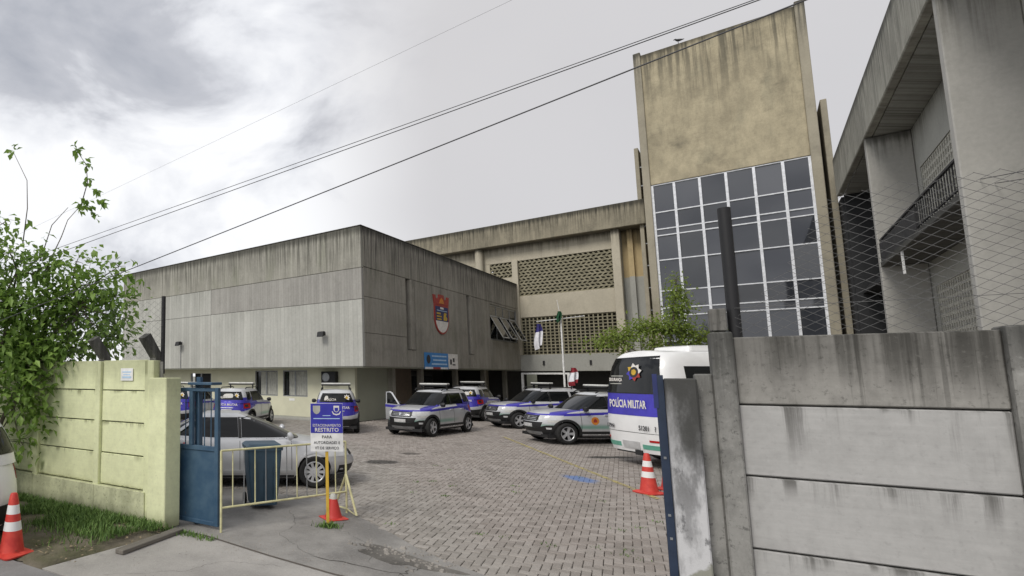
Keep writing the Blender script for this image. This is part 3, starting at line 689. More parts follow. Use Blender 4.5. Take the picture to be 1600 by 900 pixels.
def screen(y0, y1, z0, z1, cw, ch, stag, x=23.25, th=0.09, dp=0.16):
    m = MB(); rows = max(1, round((z1-z0)/ch)); chh = (z1-z0)/rows
    for r in range(rows+1): m.box(x-23.2, x+dp-23.2, y0+4, y1+4, z0+r*chh-th*.4, z0+r*chh+th*.4)
    n = max(1, round((y1-y0)/cw)); cww = (y1-y0)/n
    for r in range(rows):
        off = (0.5*cww if (r % 2 and stag) else 0)
        for i in range(n+1):
            y = y0+i*cww+off
            if y > y1: continue
            if stag:
                # slanted web: blocks lean alternately
                sl_ = 0.10*(1 if r % 2 else -1)
                m.add([(x-23.2+.004, y-th/2+4-sl_, z0+r*chh), (x-23.2+.004, y+th/2+4-sl_, z0+r*chh), (x-23.2+.004, y+th/2+4+sl_, z0+(r+1)*chh), (x-23.2+.004, y-th/2+4+sl_, z0+(r+1)*chh),
                       (x-23.2+dp-.004, y-th/2+4-sl_, z0+r*chh), (x-23.2+dp-.004, y+th/2+4-sl_, z0+r*chh), (x-23.2+dp-.004, y+th/2+4+sl_, z0+(r+1)*chh), (x-23.2+dp-.004, y-th/2+4+sl_, z0+(r+1)*chh)],
                      [(0,3,2,1),(4,5,6,7),(0,1,5,4),(1,2,6,5),(2,3,7,6),(3,0,4,7)])
            else: m.box(x-23.2+.004, x+dp-23.2-.004, y-th/2+4, y+th/2+4, z0+r*chh, z0+(r+1)*chh)
    m.build('breeze_block_screen', 'breeze_block', mid, kind='stuff')
screen(-6.30, -.16, 8.34, 11.12, 0.32, 0.235, True, th=.13); screen(-6.30, -.16, 3.80, 6.60, 0.28, 0.235, False, th=.085); screen(.32, 1.95, 9.88, 11.12, 0.34, 0.25, True, th=.12); screen(.32, 1.95, 3.8, 6.6, .34, .34, False)

# ------------------------------------------------------------------ stair tower with curtain wall
tow = thing('stair_tower', 'tall stained concrete tower with gridded glass curtain wall below', 'tower', tuple(bw(21.6, -12.6, 0)), BA)
def pt(name, mat, *boxes, bev=0.0, parent=None):
    bs = [(b[0]-21.6, b[1]-21.6, b[2]+12.6, b[3]+12.6, b[4], b[5]) for b in boxes]
    return part(name, mat, parent or tow, *bs, bev=bev)
pt('wall_slab', 'tower_concrete', (21.72, 22.0, -16.23, -8.9, 14.66, 23.70), bev=0.02)
pt('corner_pier', 'tower_frame', (21.6, 30, -8.9, -8.5, 0, 23.9), bev=0.03); pt('corner_pier', 'tower_frame', (21.6, 30, -16.65, -16.23, 0, 23.9), bev=0.03)
pt('roof', 'roof_felt', (22.0, 30, -16.23, -8.9, 23.2, 23.4)); pt('back_wall', 'tower_frame', (29.7, 30.0, -16.23, -8.9, 0, 23.2))
pt('outer_fin', 'tower_frame', (22.6, 26, -8.28, -8.05, 0, 17.7), bev=0.02); pt('outer_fin', 'tower_frame', (22.2, 27, -17.12, -16.86, 0, 17.9), bev=0.02)
pt('fin_bracket', 'grey_metal', *[(22.7, 22.78, -8.5, -8.26, z, z+.06) for z in (6.5, 8, 9.5, 11, 12.2, 15, 16.3)])
my = [-8.96, -10.09, -11.35, -12.59, -13.84, -15.08, -16.18]
mz = [14.62, 12.79, 11.67, 11.25, 9.63, 7.62, 6.51, 6.02, 4.40, 2.40, 1.3, 0.8, 0.1]
cwf = pt('curtain_wall_frame', 'white_aluminium', (21.74, 21.90, my[0]-.065, my[0]+.065, 0.1, 14.62))
for y in my[1:]: pt('mullion', 'white_aluminium', (21.74, 21.90, y-.065, y+.065, 0.1, 14.62), parent=cwf)
tmesh = {}
for z in mz:
    for i in range(6):
        L = my[i]-my[i+1]-.132; kk = round(L, 3)
        if kk not in tmesh: mb_ = MB(); mb_.box(-.05, .05, -L/2, L/2, -.035, .035); tmesh[kk] = mb_.mesh('transom', 'white_aluminium')
        link('transom', tmesh[kk], cwf, loc=(21.83-21.6, (my[i]+my[i+1])/2+12.6, z))
rr = random.Random(3)
for i in range(6):
    for j in range(len(mz)-1):
        y0, y1, z0, z1 = my[i+1]+.05, my[i]-.05, mz[j+1]+.03, mz[j]-.03
        m = MB(); m.box(-.004, .004, (y0-y1)/2, (y1-y0)/2, (z0-z1)/2, (z1-z0)/2)
        q = m.build('pane', 'tower_glass', cwf); q.location = (21.85-21.6, (y0+y1)/2+12.6, (z0+z1)/2); q.rotation_euler = (0, R(rr.gauss(0, 1.3)), R(rr.gauss(0, 1.3)))
pt('inside_back', 'dark_interior', (23.5, 23.6, -16.2, -8.9, 0, 14.6))
for z in (3.4, 6.2, 11.4): pt('floor_slab', 'grey_render', (21.95, 29.6, -16.2, -8.95, z-.12, z+.05))
bird = thing('bird', 'dark bird perched on the tower roof edge', 'bird', tuple(bw(21.75, -10.95, 23.70)), BA+R(75))
prof = [(-.30, .16, .015), (-.2, .17, .04), (-.08, .2, .075), (.04, .24, .085), (.12, .30, .06), (.17, .36, .05), (.22, .37, .035), (.29, .36, .006)]
m = MB(); m.tube([(a, 0, b) for a, b, c_ in prof], [c_ for a, b, c_ in prof], 10)
m.tube([(0.02, .03, .18), (0.03, .03, 0)], .008, 5); m.tube([(0.02, -.03, .18), (0.03, -.03, 0)], .008, 5); m.build('body', 'black_metal', bird, smooth=True)

# ------------------------------------------------------------------ building on the right with deep fins and balcony
rb = thing('finned_building', 'grey building on the right with tall fins, balcony and streaked fascia', 'building', tuple(bw(8, -19, 0)), BA)
def pr(name, mat, *boxes, bev=0.0, parent=None):
    bs = [(b[0]-8, b[1]-8, b[2]+19, b[3]+19, b[4], b[5]) for b in boxes]
    return part(name, mat, parent or rb, *bs, bev=bev)
YB = -18.25
concrete('balcony_concrete', (.20, .195, .175), (.04, .04, .035), 6.8, .3, blot=1.2, speck=.3)
pr('roof_fascia', 'fascia_pale', (-13.5, 21.4, -17.25, -17.0, 11.95, 14.05), bev=0.03)
pr('roof_slab', 'roof_felt', (-13.5, 21.4, -30, -17.26, 13.3, 13.6)); pr('soffit', 'grey_render', (-13.5, 21.4, YB, -17.26, 11.95, 12.0))
pr('fin', 'fin_render', (11.2, 11.55, YB, -17.03, 0, 11.93), bev=0.025); pr('fin', 'fin_render', (-0.77, -0.42, YB, -17.03, 0, 11.93), bev=0.025); pr('fin', 'fin_render', (-12.7, -12.35, YB, -17.03, 0, 11.93), bev=0.025)
pr('back_wall', 'fin_render', (-13.5, 1.2, YB-.25, YB, 0, 11.93)); pr('back_wall', 'grey_render', (1.2, 3.0, YB-.25, YB, 0, 11.93), (3.0, 11.2, YB-.25, YB, 10.2, 11.93), (10.6, 11.2, YB-.25, YB, 0, 10.2), (3.0, 10.6, YB-.25, YB, 5.6, 6.6), (3.0, 10.6, YB-.25, YB, 0, 1.2))
pr('dark_bay', 'dark_void', (11.55, 21.4, -24, -23.8, 0, 11.93)); pr('end_wall', 'dark_void', (21.1, 21.4, -23.8, -17.26, 0, 11.93)); pr('link_wall', 'dark_void', (21.4, 30, -24, -17.16, 0, 11.9)); pr('bay_ceiling', 'dark_void', (11.55, 21.1, -23.8, YB, 11.7, 11.93)); pr('bay_side', 'dark_void', (11.25, 11.5, -23.8, YB-.25, 0, 11.93)); pr('inner_floor', 'dark_void', (11.55, 21.1, -23.8, -17.5, 6.5, 6.7))  # bay surfaces and gap-filling box coloured near-black to paint in deep shade
plain('lattice_grey', (.44, .43, .38), .9)
def gridscr(x0, x1, z0, z1, c, th, mat):
    m = MB(); nx = round((x1-x0)/c); nz = round((z1-z0)/c)
    for i in range(nx+1): x = x0+(x1-x0)*i/nx; m.box(x-th/2-8, x+th/2-8, YB-.14+19, YB-.03+19, z0, z1)
    for j in range(nz+1): z = z0+(z1-z0)*j/nz; m.box(x0-8, x1-8, YB-.13+19, YB-.04+19, z-th/2, z+th/2)
    return m.build('lattice_screen', mat, rb, kind='stuff')
gridscr(3.0, 10.6, 6.62, 10.2, 0.30, 0.10, 'lattice_grey'); gridscr(3.0, 10.6, 1.2, 5.6, 0.30, 0.11, 'lattice_grey')
pr('screen_back', 'greygreen_wall', (3.0, 10.6, -18.6, -18.5, 0, 10.4))
m = MB(); m.tube([(4.2-8, YB+.10+19, 6.7), (4.2-8, YB+.10+19, 9.5), (4.5-8, YB+.1+19, 9.9), (5.0-8, YB+.1+19, 9.9), (5.2-8, YB+.02+19, 9.9)], .05, 8); m.build('pipe', 'white_paint', rb, smooth=True)
bal = pr('balcony_slab', 'balcony_concrete', (-0.40, 11.18, YB, -17.04, 6.55, 6.75), bev=0.015)
pr('balcony_upstand', 'black_metal', (4.6, 11.16, -17.14, -17.06, 6.76, 7.5), parent=bal)
pr('handrail', 'black_metal', (-0.40, 11.16, -17.13, -17.07, 7.60, 7.66), (-0.40, 11.16, -17.12, -17.08, 6.86, 6.90), parent=bal)
m = MB()
for i in range(41):
    x = -0.35+i*0.28; m.box(x-8-.013, x-8+.013, -17.113+19, -17.087+19, 6.76, 7.60)
m.build('baluster', 'black_metal', bal, kind='stuff')
pr('drain_pipe', 'white_paint', (7.3, 7.36, -17.12, -17.06, 5.75, 6.54))

# ------------------------------------------------------------------ boundary walls (street frame)
def bracket_arm(parent, s, z0):
    """cranked concrete post head leaning towards the street"""
    m = MB(); m.prism([(0.02, z0), (0.16, z0), (0.16, z0+.18), (-.10, z0+.50), (-.24, z0+.42), (0.02, z0+.12)], 'x', s-.065, s+.065)
    return m.build('cranked_head', 'post_concrete', parent)
yw = thing('yellow_wall', 'pale yellow precast panel wall left of the gate', 'wall', tuple(S0), SA)
part('end_pillar', 'yellow_pillar', yw, (-.36, 0, -.16, .18, 0, 2.21), bev=0.012)
ends = [-.50, -1.66, -3.32, -4.98, -6.64, -8.3, -9.96, -11.62]
for i, s in enumerate(ends):
    part('post', 'yellow_pillar', yw, (s-.06, s+.07 if i else s+.135, -.055, .14, 0, 2.48), bev=0.01)
    bracket_arm(yw, s if i else s+.04, 2.40)
zs_ = [.47, .98, 1.49, 2.0, 2.5]
rr = random.Random(8)
for a, b in zip(ends[1:], ends[:-1]):
    part('plinth', 'yellow_plinth', yw, (a+.0, b-.004, -.075, .07, 0, .46), bev=0.006)
    for z0, z1 in zip(zs_[:-1], zs_[1:]):
        dx = rr.uniform(-.006, .006)
        part('precast_panel', 'yellow_wall', yw, (a+.074, b-.064, .0+dx, .05+dx, z0+.008, z1-.008), bev=0.008)
part('backing', 'post_concrete', yw, (-11.6, -.3, .075, .10, 0, 2.46))  # added slab, stops light leaking through the panel joints
nt_ = thing('paper_notice', 'small white paper notice on the yellow wall near the gate', 'notice', tuple(sw(-1.0, -.012, 2.16)), SA)
part('sheet', 'white_paint', nt_, (-.14, .14, -.004, 0, 0, .20)); part('print', 'banner_light', nt_, (-.10, .10, -.007, -.005, .13, .15), (-.08, .08, -.007, -.005, .09, .105), (-.10, .10, -.007, -.005, .04, .07))

gw = thing('grey_wall', 'weathered grey precast concrete panel wall right of the gate', 'wall', tuple(sw(6.3, 0)), SA)
def pg(name, mat, *boxes, bev=0.0): return part(name, mat, gw, *[(b[0]-6.3, b[1]-6.3, b[2], b[3], b[4], b[5]) for b in boxes], bev=bev)
t = NT('peeling_whitewash'); o_ = t.obj(); x, y, z = t.sep(o_)
n1_ = t.noise(t.vscale(o_, (1, 1, .35)), 3.2, 6, .62); n2_ = t.noise(o_, 2.2, 5, .6); fine = t.noise(o_, 26, 5, .7)
c = t.mix(t.rng(n1_, .46, .58), (.52, .52, .53), (.27, .27, .275))
c = t.mix(t.rng(t.noise(t.vscale(o_, (1, 1, .5)), 9, 7, .7), .56, .66, 0, .75), c, (.10, .10, .105))
c = t.mix(t.rng(t.mt('ADD', z, t.mt('MULTIPLY', t.mt('SUBTRACT', n1_, .5), 2.2)), 1.1, 2.1), c, (.055, .055, .052))
c = t.mix(t.rng(t.mt('ADD', z, t.mt('MULTIPLY', t.mt('SUBTRACT', n2_, .5), .9)), .66, .60 , 0, 1), c, (.26, .26, .22))
c = t.mix(t.rng(fine, .66, .72, 0, .8), c, (.04, .04, .04))
t.bump(t.mt('ADD', n1_, t.mt('MULTIPLY', fine, .5)), .5, .015); t.fin(c, .85)
m = MB(); z_ = 2.22
m.cbox(5.93-6.3, 6.15-6.3, -.14, .16, 0, z_, .012); m.build('gate_pillar', 'peeling_whitewash', gw)
pg('back_post', 'post_concrete', (6.15, 6.27, -.02, .16, 0, 2.26), bev=0.012)
pg('post', 'post_concrete', (6.27, 6.42, -.06, .15, 0, 2.62), bev=0.012)
pg('post_stub', 'fence_concrete_top', (6.285, 6.40, .0, .12, 2.63, 2.83), bev=0.01)
spans = [(6.42, 7.87), (8.02, 9.5), (9.65, 11.1)]
zr = [0.0, .235, .82, 1.41, 2.0, 2.58]
rr = random.Random(5)
for i, (a, b) in enumerate(spans):
    for z0, z1 in zip(zr[:-1], zr[1:]):
        dx = rr.uniform(-.008, .008)
        pg('precast_panel', 'fence_concrete_top' if z1 > 2.5 else 'fence_concrete', (a+.004, b-.004, .0+dx, .055+dx, z0+.007, z1-.007), bev=0.009)
    pg('post', 'post_concrete', (b, b+.15, -.06, .15, 0, 2.60), bev=0.012)

pg('backing', 'post_concrete', (6.3, 11.2, .085, .11, 0, 2.54))  # slab added behind the panels to block light at the joints
def chain_link(name, label, s0, s1, z0, z1, posts, dw=.17, dh=.105, r=.0026, topf=None):
    f_ = thing(name, label, 'fence', tuple(sw(s0, .06, z0)), SA)
    m = MB(); W, Hh = s1-s0, z1-z0; sl_ = dh/dw
    for sg in (1, -1):
        k0 = -W*sl_ if sg > 0 else 0; k1 = Hh if sg > 0 else Hh+W*sl_
        c_ = math.floor(k0/dh)*dh
        while c_ < k1:
            # z = c + sg*sl*s, clipped
            xs = sorted([max(0, min(W, (0-c_)/(sg*sl_))), max(0, min(W, (Hh-c_)/(sg*sl_)))])
            if xs[1]-xs[0] > .02:
                jit = .003*math.sin(c_*37)
                pts = []
                nseg = 6 if not topf else max(2, int((xs[1]-xs[0])/.045))
                for q in range(nseg+1):
                    x_ = xs[0]+(xs[1]-xs[0])*q/nseg; z_ = c_+sg*sl_*x_
                    pts.append((x_, .004*sg+.012*math.sin(x_*2.3+1), z_+.010*math.sin(x_*4.1+z_*3)+jit))
                if topf: pts = [p_ for p_ in pts if p_[2] < topf(p_[0])]
                if len(pts) > 1: m.tube(pts, r, 4, cap=False)
            c_ += dh
    m.build('wire_mesh', 'galvanised_wire', f_, kind='stuff')
    m = MB(); m.tube([(0, 0, Hh*.2), (W, 0.0, Hh*.2)], .0022, 5); m.build('tension_wire', 'galvanised_wire', f_)
    for s, rad, zt in posts:
        m = MB(); m.tube([(s-s0, 0.05, -.25), (s-s0, 0.05, zt-z0)], rad, 12); m.build('post', 'black_metal', f_, smooth=40)
    return f_
chain_link('chain_link_fence', 'tall wire mesh fence with black posts above the grey wall', 6.46, 11.0, 2.60, 3.75, [(6.46, .046, 3.74), (9.6, .046, 3.72)], .122, .074, .0019, lambda s: .22+max(0, min(1, (s-.02)/.62))**1.6*.95+.03*math.sin(s*6))
chain_link('chain_link_fence', 'wire mesh fence with black posts above the yellow wall', -8.0, -.30, 2.52, 3.42, [(-.33, .034, 3.50), (-3.4, .034, 3.5), (-6.5, .034, 3.5)], .16, .10, .0013)

# ------------------------------------------------------------------ sliding gate
t = NT('gate_blue'); o_ = t.obj(); n_ = t.noise(o_, 3.5, 5, .6); f = t.noise(o_, 40, 3)
c = t.mix(t.rng(n_, .35, .7), (.030, .075, .135), (.060, .115, .175)); c = t.mix(t.rng(t.noise(o_, 9, 5, .7), .66, .74, 0, .7), c, (.12, .075, .05))
t.bump(f, .1, .004); t.fin(c, .5)
gt = thing('sliding_gate', 'blue steel sliding gate leaf with sheet bottom and barred top', 'gate', tuple(sw(.64, .30)), SA)
def pgt(name, *boxes, bev=0.0, mat='gate_blue'): return part(name, mat, gt, *[(b[0]-.64, b[1]-.64, b[2]-.30, b[3]-.30, b[4], b[5]) for b in boxes], bev=bev)
pgt('sheet', (-5.2, .60, .285, .297, .10, 1.13)); pgt('frame', (.585, .655, .26, .33, .05, 2.06), (-5.2, .585, .265, .325, .05, .11), (-5.2, .585, .265, .325, 1.12, 1.19), (-5.2, .585, .265, .325, 2.0, 2.055), bev=0.006)
for i in range(42):
    x = .50-.125*i
    if i in (3, 20): pgt('mid_post', (x-.035, x+.035, .262, .328, 1.19, 2.0), bev=.004)
    else: m = MB(); m.tube([(x-.64, -.005, 1.19), (x-.64, -.005, 2.0)], .009, 6); m.build('bar', 'gate_blue', gt)
gp = thing('gate_guide_post', 'blue steel guide post standing behind the sliding gate leaf', 'post', tuple(sw(.16, .42)), SA)
part('post', 'gate_blue', gp, (-.045, .045, -.045, .045, 0, 2.10), bev=.006); part('roller_arm', 'gate_blue', gp, (-.05, .42, -.22, .04, 2.10, 2.14), bev=.006); part('cap', 'gate_blue', gp, (-.03, .05, -.03, .03, 2.14, 2.22))
plain('gate_navy', (.018, .032, .065), .5)
gs = thing('gate_stop', 'narrow dark blue steel gate stop fixed to the peeling pillar', 'gate post', tuple(sw(5.89, .06)), SA)
part('channel', 'gate_navy', gs, (-.022, .036, -.05, -.03, 0, 2.25), (-.022, .036, .05, .07, 0, 2.25), (.020, .036, -.03, .05, 0, 2.25)); part('catch_plate', 'crest_blue', gs, (-.045, -.01, -.056, -.051, 1.95, 2.26))
for z in (.45, .8, 1.0, 1.5): part('bolt', 'grey_metal', gs, (-.005, .015, -.058, -.05, z, z+.02))
t = NT('weathered_wood'); o_ = t.obj(); n_ = t.noise(t.vscale(o_, (1.2, 22, 9)), 2.5, 5, .6); t.bump(n_, .6, .01); t.fin(t.mix(n_, (.07, .062, .052), (.25, .23, .20)), .9)
m = MB(); A = sw(.24, -.10); B = sw(.27, -1.28); L = (B-A).length
m.cbox(0, L, -.07, .07, 0, .055, .008); pk = m.build('timber_plank', 'weathered_wood', None, loc=(A.x, A.y, .004), rotz=math.atan2(B.y-A.y, B.x-A.x)); tag(pk, 'grey weathered timber plank lying at the foot of the gate pillar', 'plank')

# ------------------------------------------------------------------ yard furniture
plain('barrier_yellow', (.62, .59, .34), .5, var=.2); plain('post_yellow', (.62, .40, .05), .5); plain('rubber_black', (.02, .02, .02), .8)
br = thing('crowd_barrier', 'pale yellow tubular barrier railing in front of silver sedan', 'barrier', (-.32, 8.13, 0), math.atan2(1.12, 2.02))
Lb = 2.31
for x in (0, Lb):
    m = MB(); m.tube([(x, 0, .0), (x, 0, 1.15)], .018, 10); m.build('end_post', 'barrier_yellow', br, smooth=40)
m = MB(); m.tube([(0, 0, 1.15), (Lb, 0, 1.15)], .016, 10); m.build('rail', 'barrier_yellow', br, smooth=40)
m = MB(); m.tube([(0, 0, .34), (Lb, 0, .34)], .016, 10); m.build('rail', 'barrier_yellow', br, smooth=40)
bars = [(.19*k+.19) for k in range(11)]
for i, x in enumerate(bars):
    m = MB(); m.tube([(x, 0, .34), (x, 0, 1.15)], .008 if i % 2 else .0095, 8); m.build('bar', 'barrier_yellow' if i % 2 == 0 else 'grey_metal', br, smooth=40)
m = MB(); m.tube([(Lb, 0, .62), (Lb+.10, .42, .03), (Lb+.02, .02, .06)], .02, 8); m.tube([(Lb, 0, .62), (Lb-.05, -.30, .03), (Lb, 0, .06)], .02, 8); m.build('foot', 'barrier_yellow', br, smooth=40)
# wheelie bin
plain('bin_plastic', (.04, .078, .115), .55, var=.15)
bi = thing('wheelie_bin', 'dark grey blue wheeled litter bin behind the yellow barrier', 'bin', (.33, 9.72, 0), R(8))
m = MB(); pf = [(.22, .22, .06), (.265, .27, .55), (.29, .31, .98)]
def rrect(a, b, r, z, n=5):
    q = []
    for cx_, cy_, a0 in ((a-r, b-r, 0), (-a+r, b-r, 90), (-a+r, -b+r, 180), (a-r, -b+r, 270)):
        for k_ in range(n+1): an = R(a0+90*k_/n); q.append((cx_+r*math.cos(an), cy_+r*math.sin(an), z))
    return q
def stack(m, rings, cap0=True, cap1=True, mi=0):
    k0 = len(m.v); n = len(rings[0])
    for r_ in rings: m.v += [tuple(p_) for p_ in r_]
    for j in range(len(rings)-1):
        for a in range(n): b = (a+1) % n; m.f.append((k0+j*n+a, k0+j*n+b, k0+(j+1)*n+b, k0+(j+1)*n+a)); m.mi.append(mi)
    if cap0: m.f.append(tuple(range(k0, k0+n))[::-1]); m.mi.append(mi)
    if cap1: m.f.append(tuple(range(k0+(len(rings)-1)*n, k0+len(rings)*n))); m.mi.append(mi)
stack(m, [rrect(a, b, .04, z) for a, b, z in pf]+[rrect(.31, .33, .04, .98), rrect(.31, .33, .04, 1.01)])
for x in (-.16, 0, .16): m.box(x-.012, x+.012, -.305, -.24, .10, .95)
m.build('body', 'bin_plastic', bi, smooth=35)
m = MB(); stack(m, [rrect(.315, .335, .05, 1.015), rrect(.315, .335, .05, 1.04), rrect(.27, .29, .05, 1.08)]); m.tube([(-.24, .36, 1.02), (.24, .36, 1.02)], .015, 8); m.build('lid', 'bin_plastic', bi, smooth=35)
for x in (-.27, .27):
    m = MB(); m.lathe([(0, -.025), (.09, -.025), (.1, -.015), (.1, .015), (.09, .025), (0, .025)], 18, Matrix.Translation((x, .24, .10)) @ Matrix.Rotation(R(90), 4, 'Y')); m.build('wheel', 'rubber_black', bi, smooth=40)
# parking sign
sg = thing('parking_sign', 'blue and white restricted parking sign on a yellow post', 'sign', (1.27, 8.46, 0), R(-3))
part('post', 'post_yellow', sg, (-.022, .022, -.022, .022, 0, 1.75), bev=.004)
part('panel', 'white_paint', sg, (-.245, .245, -.032, -.024, 1.10, 1.82)); part('blue_field', 'sign_blue', sg, (-.241, .241, -.036, -.0325, 1.375, 1.816))
rt = (math.pi/2, 0, 0); yt = -.0385
text('ESTACIONAMENTO', .058, 'crest_white', sg, (0, yt, 1.487), rt, sx=.82); text('RESTRITO', .082, 'crest_white', sg, (0, yt, 1.42), rt, bold=.001)
text('PARA', .062, 'ink_black', sg, (0, -.0345, 1.315), rt); text('AUTORIDADES E', .058, 'ink_black', sg, (0, -.0345, 1.23), rt, sx=.9); text('VT DE SERVIÇO', .058, 'ink_black', sg, (0, -.0345, 1.15), rt, sx=.9)
part('print_line', 'banner_light', sg, (-.20, .20, yt, -.0365, 1.585, 1.597), (-.06, .06, yt, -.0365, 1.63, 1.64))
def poly_obj(name, pts, y0, y1, mat, parent):
    m = MB(); m.prism(pts, 'y', y0, y1); return m.build(name, mat, parent)
def shield_pts(cx_, cz_, a, b): return [(cx_-a, cz_+b), (cx_-a, cz_-b*.2), (cx_-a*.6, cz_-b*.75), (cx_, cz_-b), (cx_+a*.6, cz_-b*.75), (cx_+a, cz_-b*.2), (cx_+a, cz_+b)]
poly_obj('emblem', shield_pts(-.15, 1.72, .055, .065), yt, -.0365, 'curtain', sg); poly_obj('emblem', shield_pts(.15, 1.735, .042, .05), yt, -.0365, 'crest_white', sg)
poly_obj('emblem_core', shield_pts(.15, 1.725, .026, .03), yt-.002, yt, 'sign_blue', sg); poly_obj('emblem_ribbon', [(.08, 1.70), (.10, 1.655), (.15, 1.64), (.20, 1.655), (.22, 1.70), (.205, 1.70), (.19, 1.67), (.15, 1.66), (.11, 1.67), (.095, 1.70)], yt, -.0365, 'crest_white', sg)
# traffic cones
t = NT('cone_plastic'); o_ = t.obj(); x, y, z = t.sep(o_)
b1 = t.mt('MULTIPLY', t.mt('GREATER_THAN', z, .30), t.mt('LESS_THAN', z, .41)); b2 = t.mt('MULTIPLY', t.mt('GREATER_THAN', z, .50), t.mt('LESS_THAN', z, .61))
red = t.mix(t.rng(t.noise(o_, 9, 4), .3, .7), (.52, .035, .028), (.64, .065, .045))
t.fin(t.mix(t.mt('ADD', b1, b2), red, (.78, .78, .77)), .55)
t = NT('cone_sleeve'); o_ = t.obj(); x, y, z = t.sep(o_); t.fin(t.mix(t.mt('GREATER_THAN', z, .60), (.50, .035, .028), (.46, .46, .42)), .55)
def cone(loc, rz, label, mat='cone_plastic'):
    c_ = thing('traffic_cone', label, 'traffic cone', loc, rz, 'red and white traffic cones')
    m = MB(); m.lathe([(.155, .035), (.15, .05), (.128, .18), (.06, .66), (.045, .735), (.035, .75), (0, .75)], 24); m.build('cone', mat, c_, smooth=50)
    m = MB(); stack(m, [rrect(.20, .20, .05, 0), rrect(.205, .205, .05, .02), rrect(.16, .16, .05, .045)]); m.build('base', 'cone_plastic', c_, smooth=40); return c_
cone((7.78, 10.75, 0.0), R(12), 'red and white traffic cone standing clear behind the police minibus')
cone((8.42, 11.05, 0.0), R(30), 'red and white traffic cone mostly hidden by the peeling gate pillar')
cone((-2.93, 7.18, 0.0), R(-33), 'red and white traffic cone at the left beside the white car')
cone((1.43, 8.92, 0.0), R(20), 'squat red cone stump behind the foot of the sign post', 'cone_sleeve').scale = (.9, .9, .5)

# flagpole
fp = thing('flagpole', 'white flagpole with crossbar in front of the breeze block screens', 'flagpole', (17.54, 30.0, 0))
m = MB(); m.tube([(0, 0, 0), (0, 0, 5.45)], [.06, .04], 10); m.build('pole', 'white_paint', fp, smooth=40)
m = MB(); m.tube([(-1.35, 0, 5.18), (1.32, 0, 5.5)], .022, 8); m.tube([(0, 0, 5.4), (-.15, 0, 6.4)], .014, 8); m.build('crossbar', 'white_paint', fp, smooth=40)
m = MB(); m.tube([(-1.33, 0, 5.18), (-1.33, 0, 4.7)], .008, 5); m.build('halyard', 'wire_rubber', fp)
def cloth(name, label, loc, wid, hgt, cols, rz=0, fold=5):
    """limp flag hanging from its hoist: narrow folded cloth"""
    m = MB(); nx, nz = 16, 18
    for j in range(nz+1):
        v = j/nz
        for i in range(nx+1):
            u = i/nx; spread = wid*(.25+.75*math.sin(math.pi*min(1, v*.75+.12)))
            m.v.append((spread*(u-.35)+.06*math.sin(v*5+1)*wid*2, .10*math.sin(u*fold*2+v*1.5)*(.4+v), -hgt*v*(1-.22*u*(v > .05))))
    for j in range(nz):
        for i in range(nx):
            a = j*(nx+1)+i; v = (j+.5)/nz
            k_ = 0
            for q, (lim, _) in enumerate(cols):
                if v <= lim: k_ = q; break
            m.f.append((a, a+1, a+nx+2, a+nx+1)); m.mi.append(k_)
    f_ = thing(name, label, 'flag', loc, rz)
    o = m.build('cloth', [c_[1] for c_ in cols], f_, smooth=True); return f_
plain('flag_green', (.015, .085, .035), .8); plain('flag_blue', (.03, .025, .16), .8); plain('flag_white', (.72, .72, .76), .8); plain('flag_red', (.26, .02, .03), .8)
cloth('flag', 'limp blue and white flag hanging from the left end of the flagpole crossbar', (16.2, 29.97, 5.05), .42, 1.45, [(.34, 'flag_blue'), (1, 'flag_white')], R(10))
cloth('flag', 'limp dark green flag bunched at the top of the flagpole', (17.36, 29.9, 5.75), .26, .65, [(.5, 'flag_green'), (1, 'flag_green')], R(-20))
cloth('flag', 'small red and white flag hanging beside the police cars', (15.0, 25.0, 2.58), .42, .85, [(.3, 'flag_red'), (.75, 'flag_white'), (1, 'flag_red')], R(20))
m = MB(); m.tube([(0, 0, 0), (0, 0, 2.6)], .018, 8); fs = m.build('flag_staff', 'grey_metal', None, smooth=40, loc=(15.0, 25.08, 0)); tag(fs, 'thin short staff carrying the small red and white flag', 'flagpole')

# ------------------------------------------------------------------ overhead cables
def cable(label, a, b, sag, r, group='overhead cables along the street'):
    a, b = Vector(a), Vector(b); n = 40; pts = []
    for i in range(n+1):
        k_ = i/n; p_ = a.lerp(b, k_); p_.z -= 4*sag*k_*(1-k_); pts.append(p_-a)
    m = MB(); m.tube(pts, r, 6, cap=False); o = m.build('overhead_cable', 'wire_rubber', None, smooth=True, loc=tuple(a)); tag(o, label, 'cable', group)
def street_cable(label, s1, z1, s2, z2, r, D=-1.2):
    k_ = (z2-z1)/(s2-s1)
    cable(label, sw(-9, D, z1+k_*(-9-s1)), sw(20, D, z1+k_*(20-s1)), .04, r)
street_cable('upper thin cable of the close pair crossing the sky', -.71, 4.25, 6.51, 4.95, .0034)
street_cable('lower thin cable of the close pair crossing the sky', -.57, 4.20, 6.46, 4.94, .0042, -1.18)
street_cable('thick dark cable passing across the front of the tower top', .24, 3.69, 6.77, 4.84, .0058)
street_cable('highest faint thin cable crossing the left clouds', -.19, 4.86, 2.85, 5.29, .0011)
cable('upper of two thin cables slanting to the finned building', bw(-0.80, -17.3, 6.9), sw(11.5, -1.5, 3.9), .05, .009, 'service cables of the finned building')
cable('lower of two thin cables slanting to the finned building', bw(-0.80, -17.5, 6.75), sw(11.6, -1.5, 3.7), .05, .009, 'service cables of the finned building')

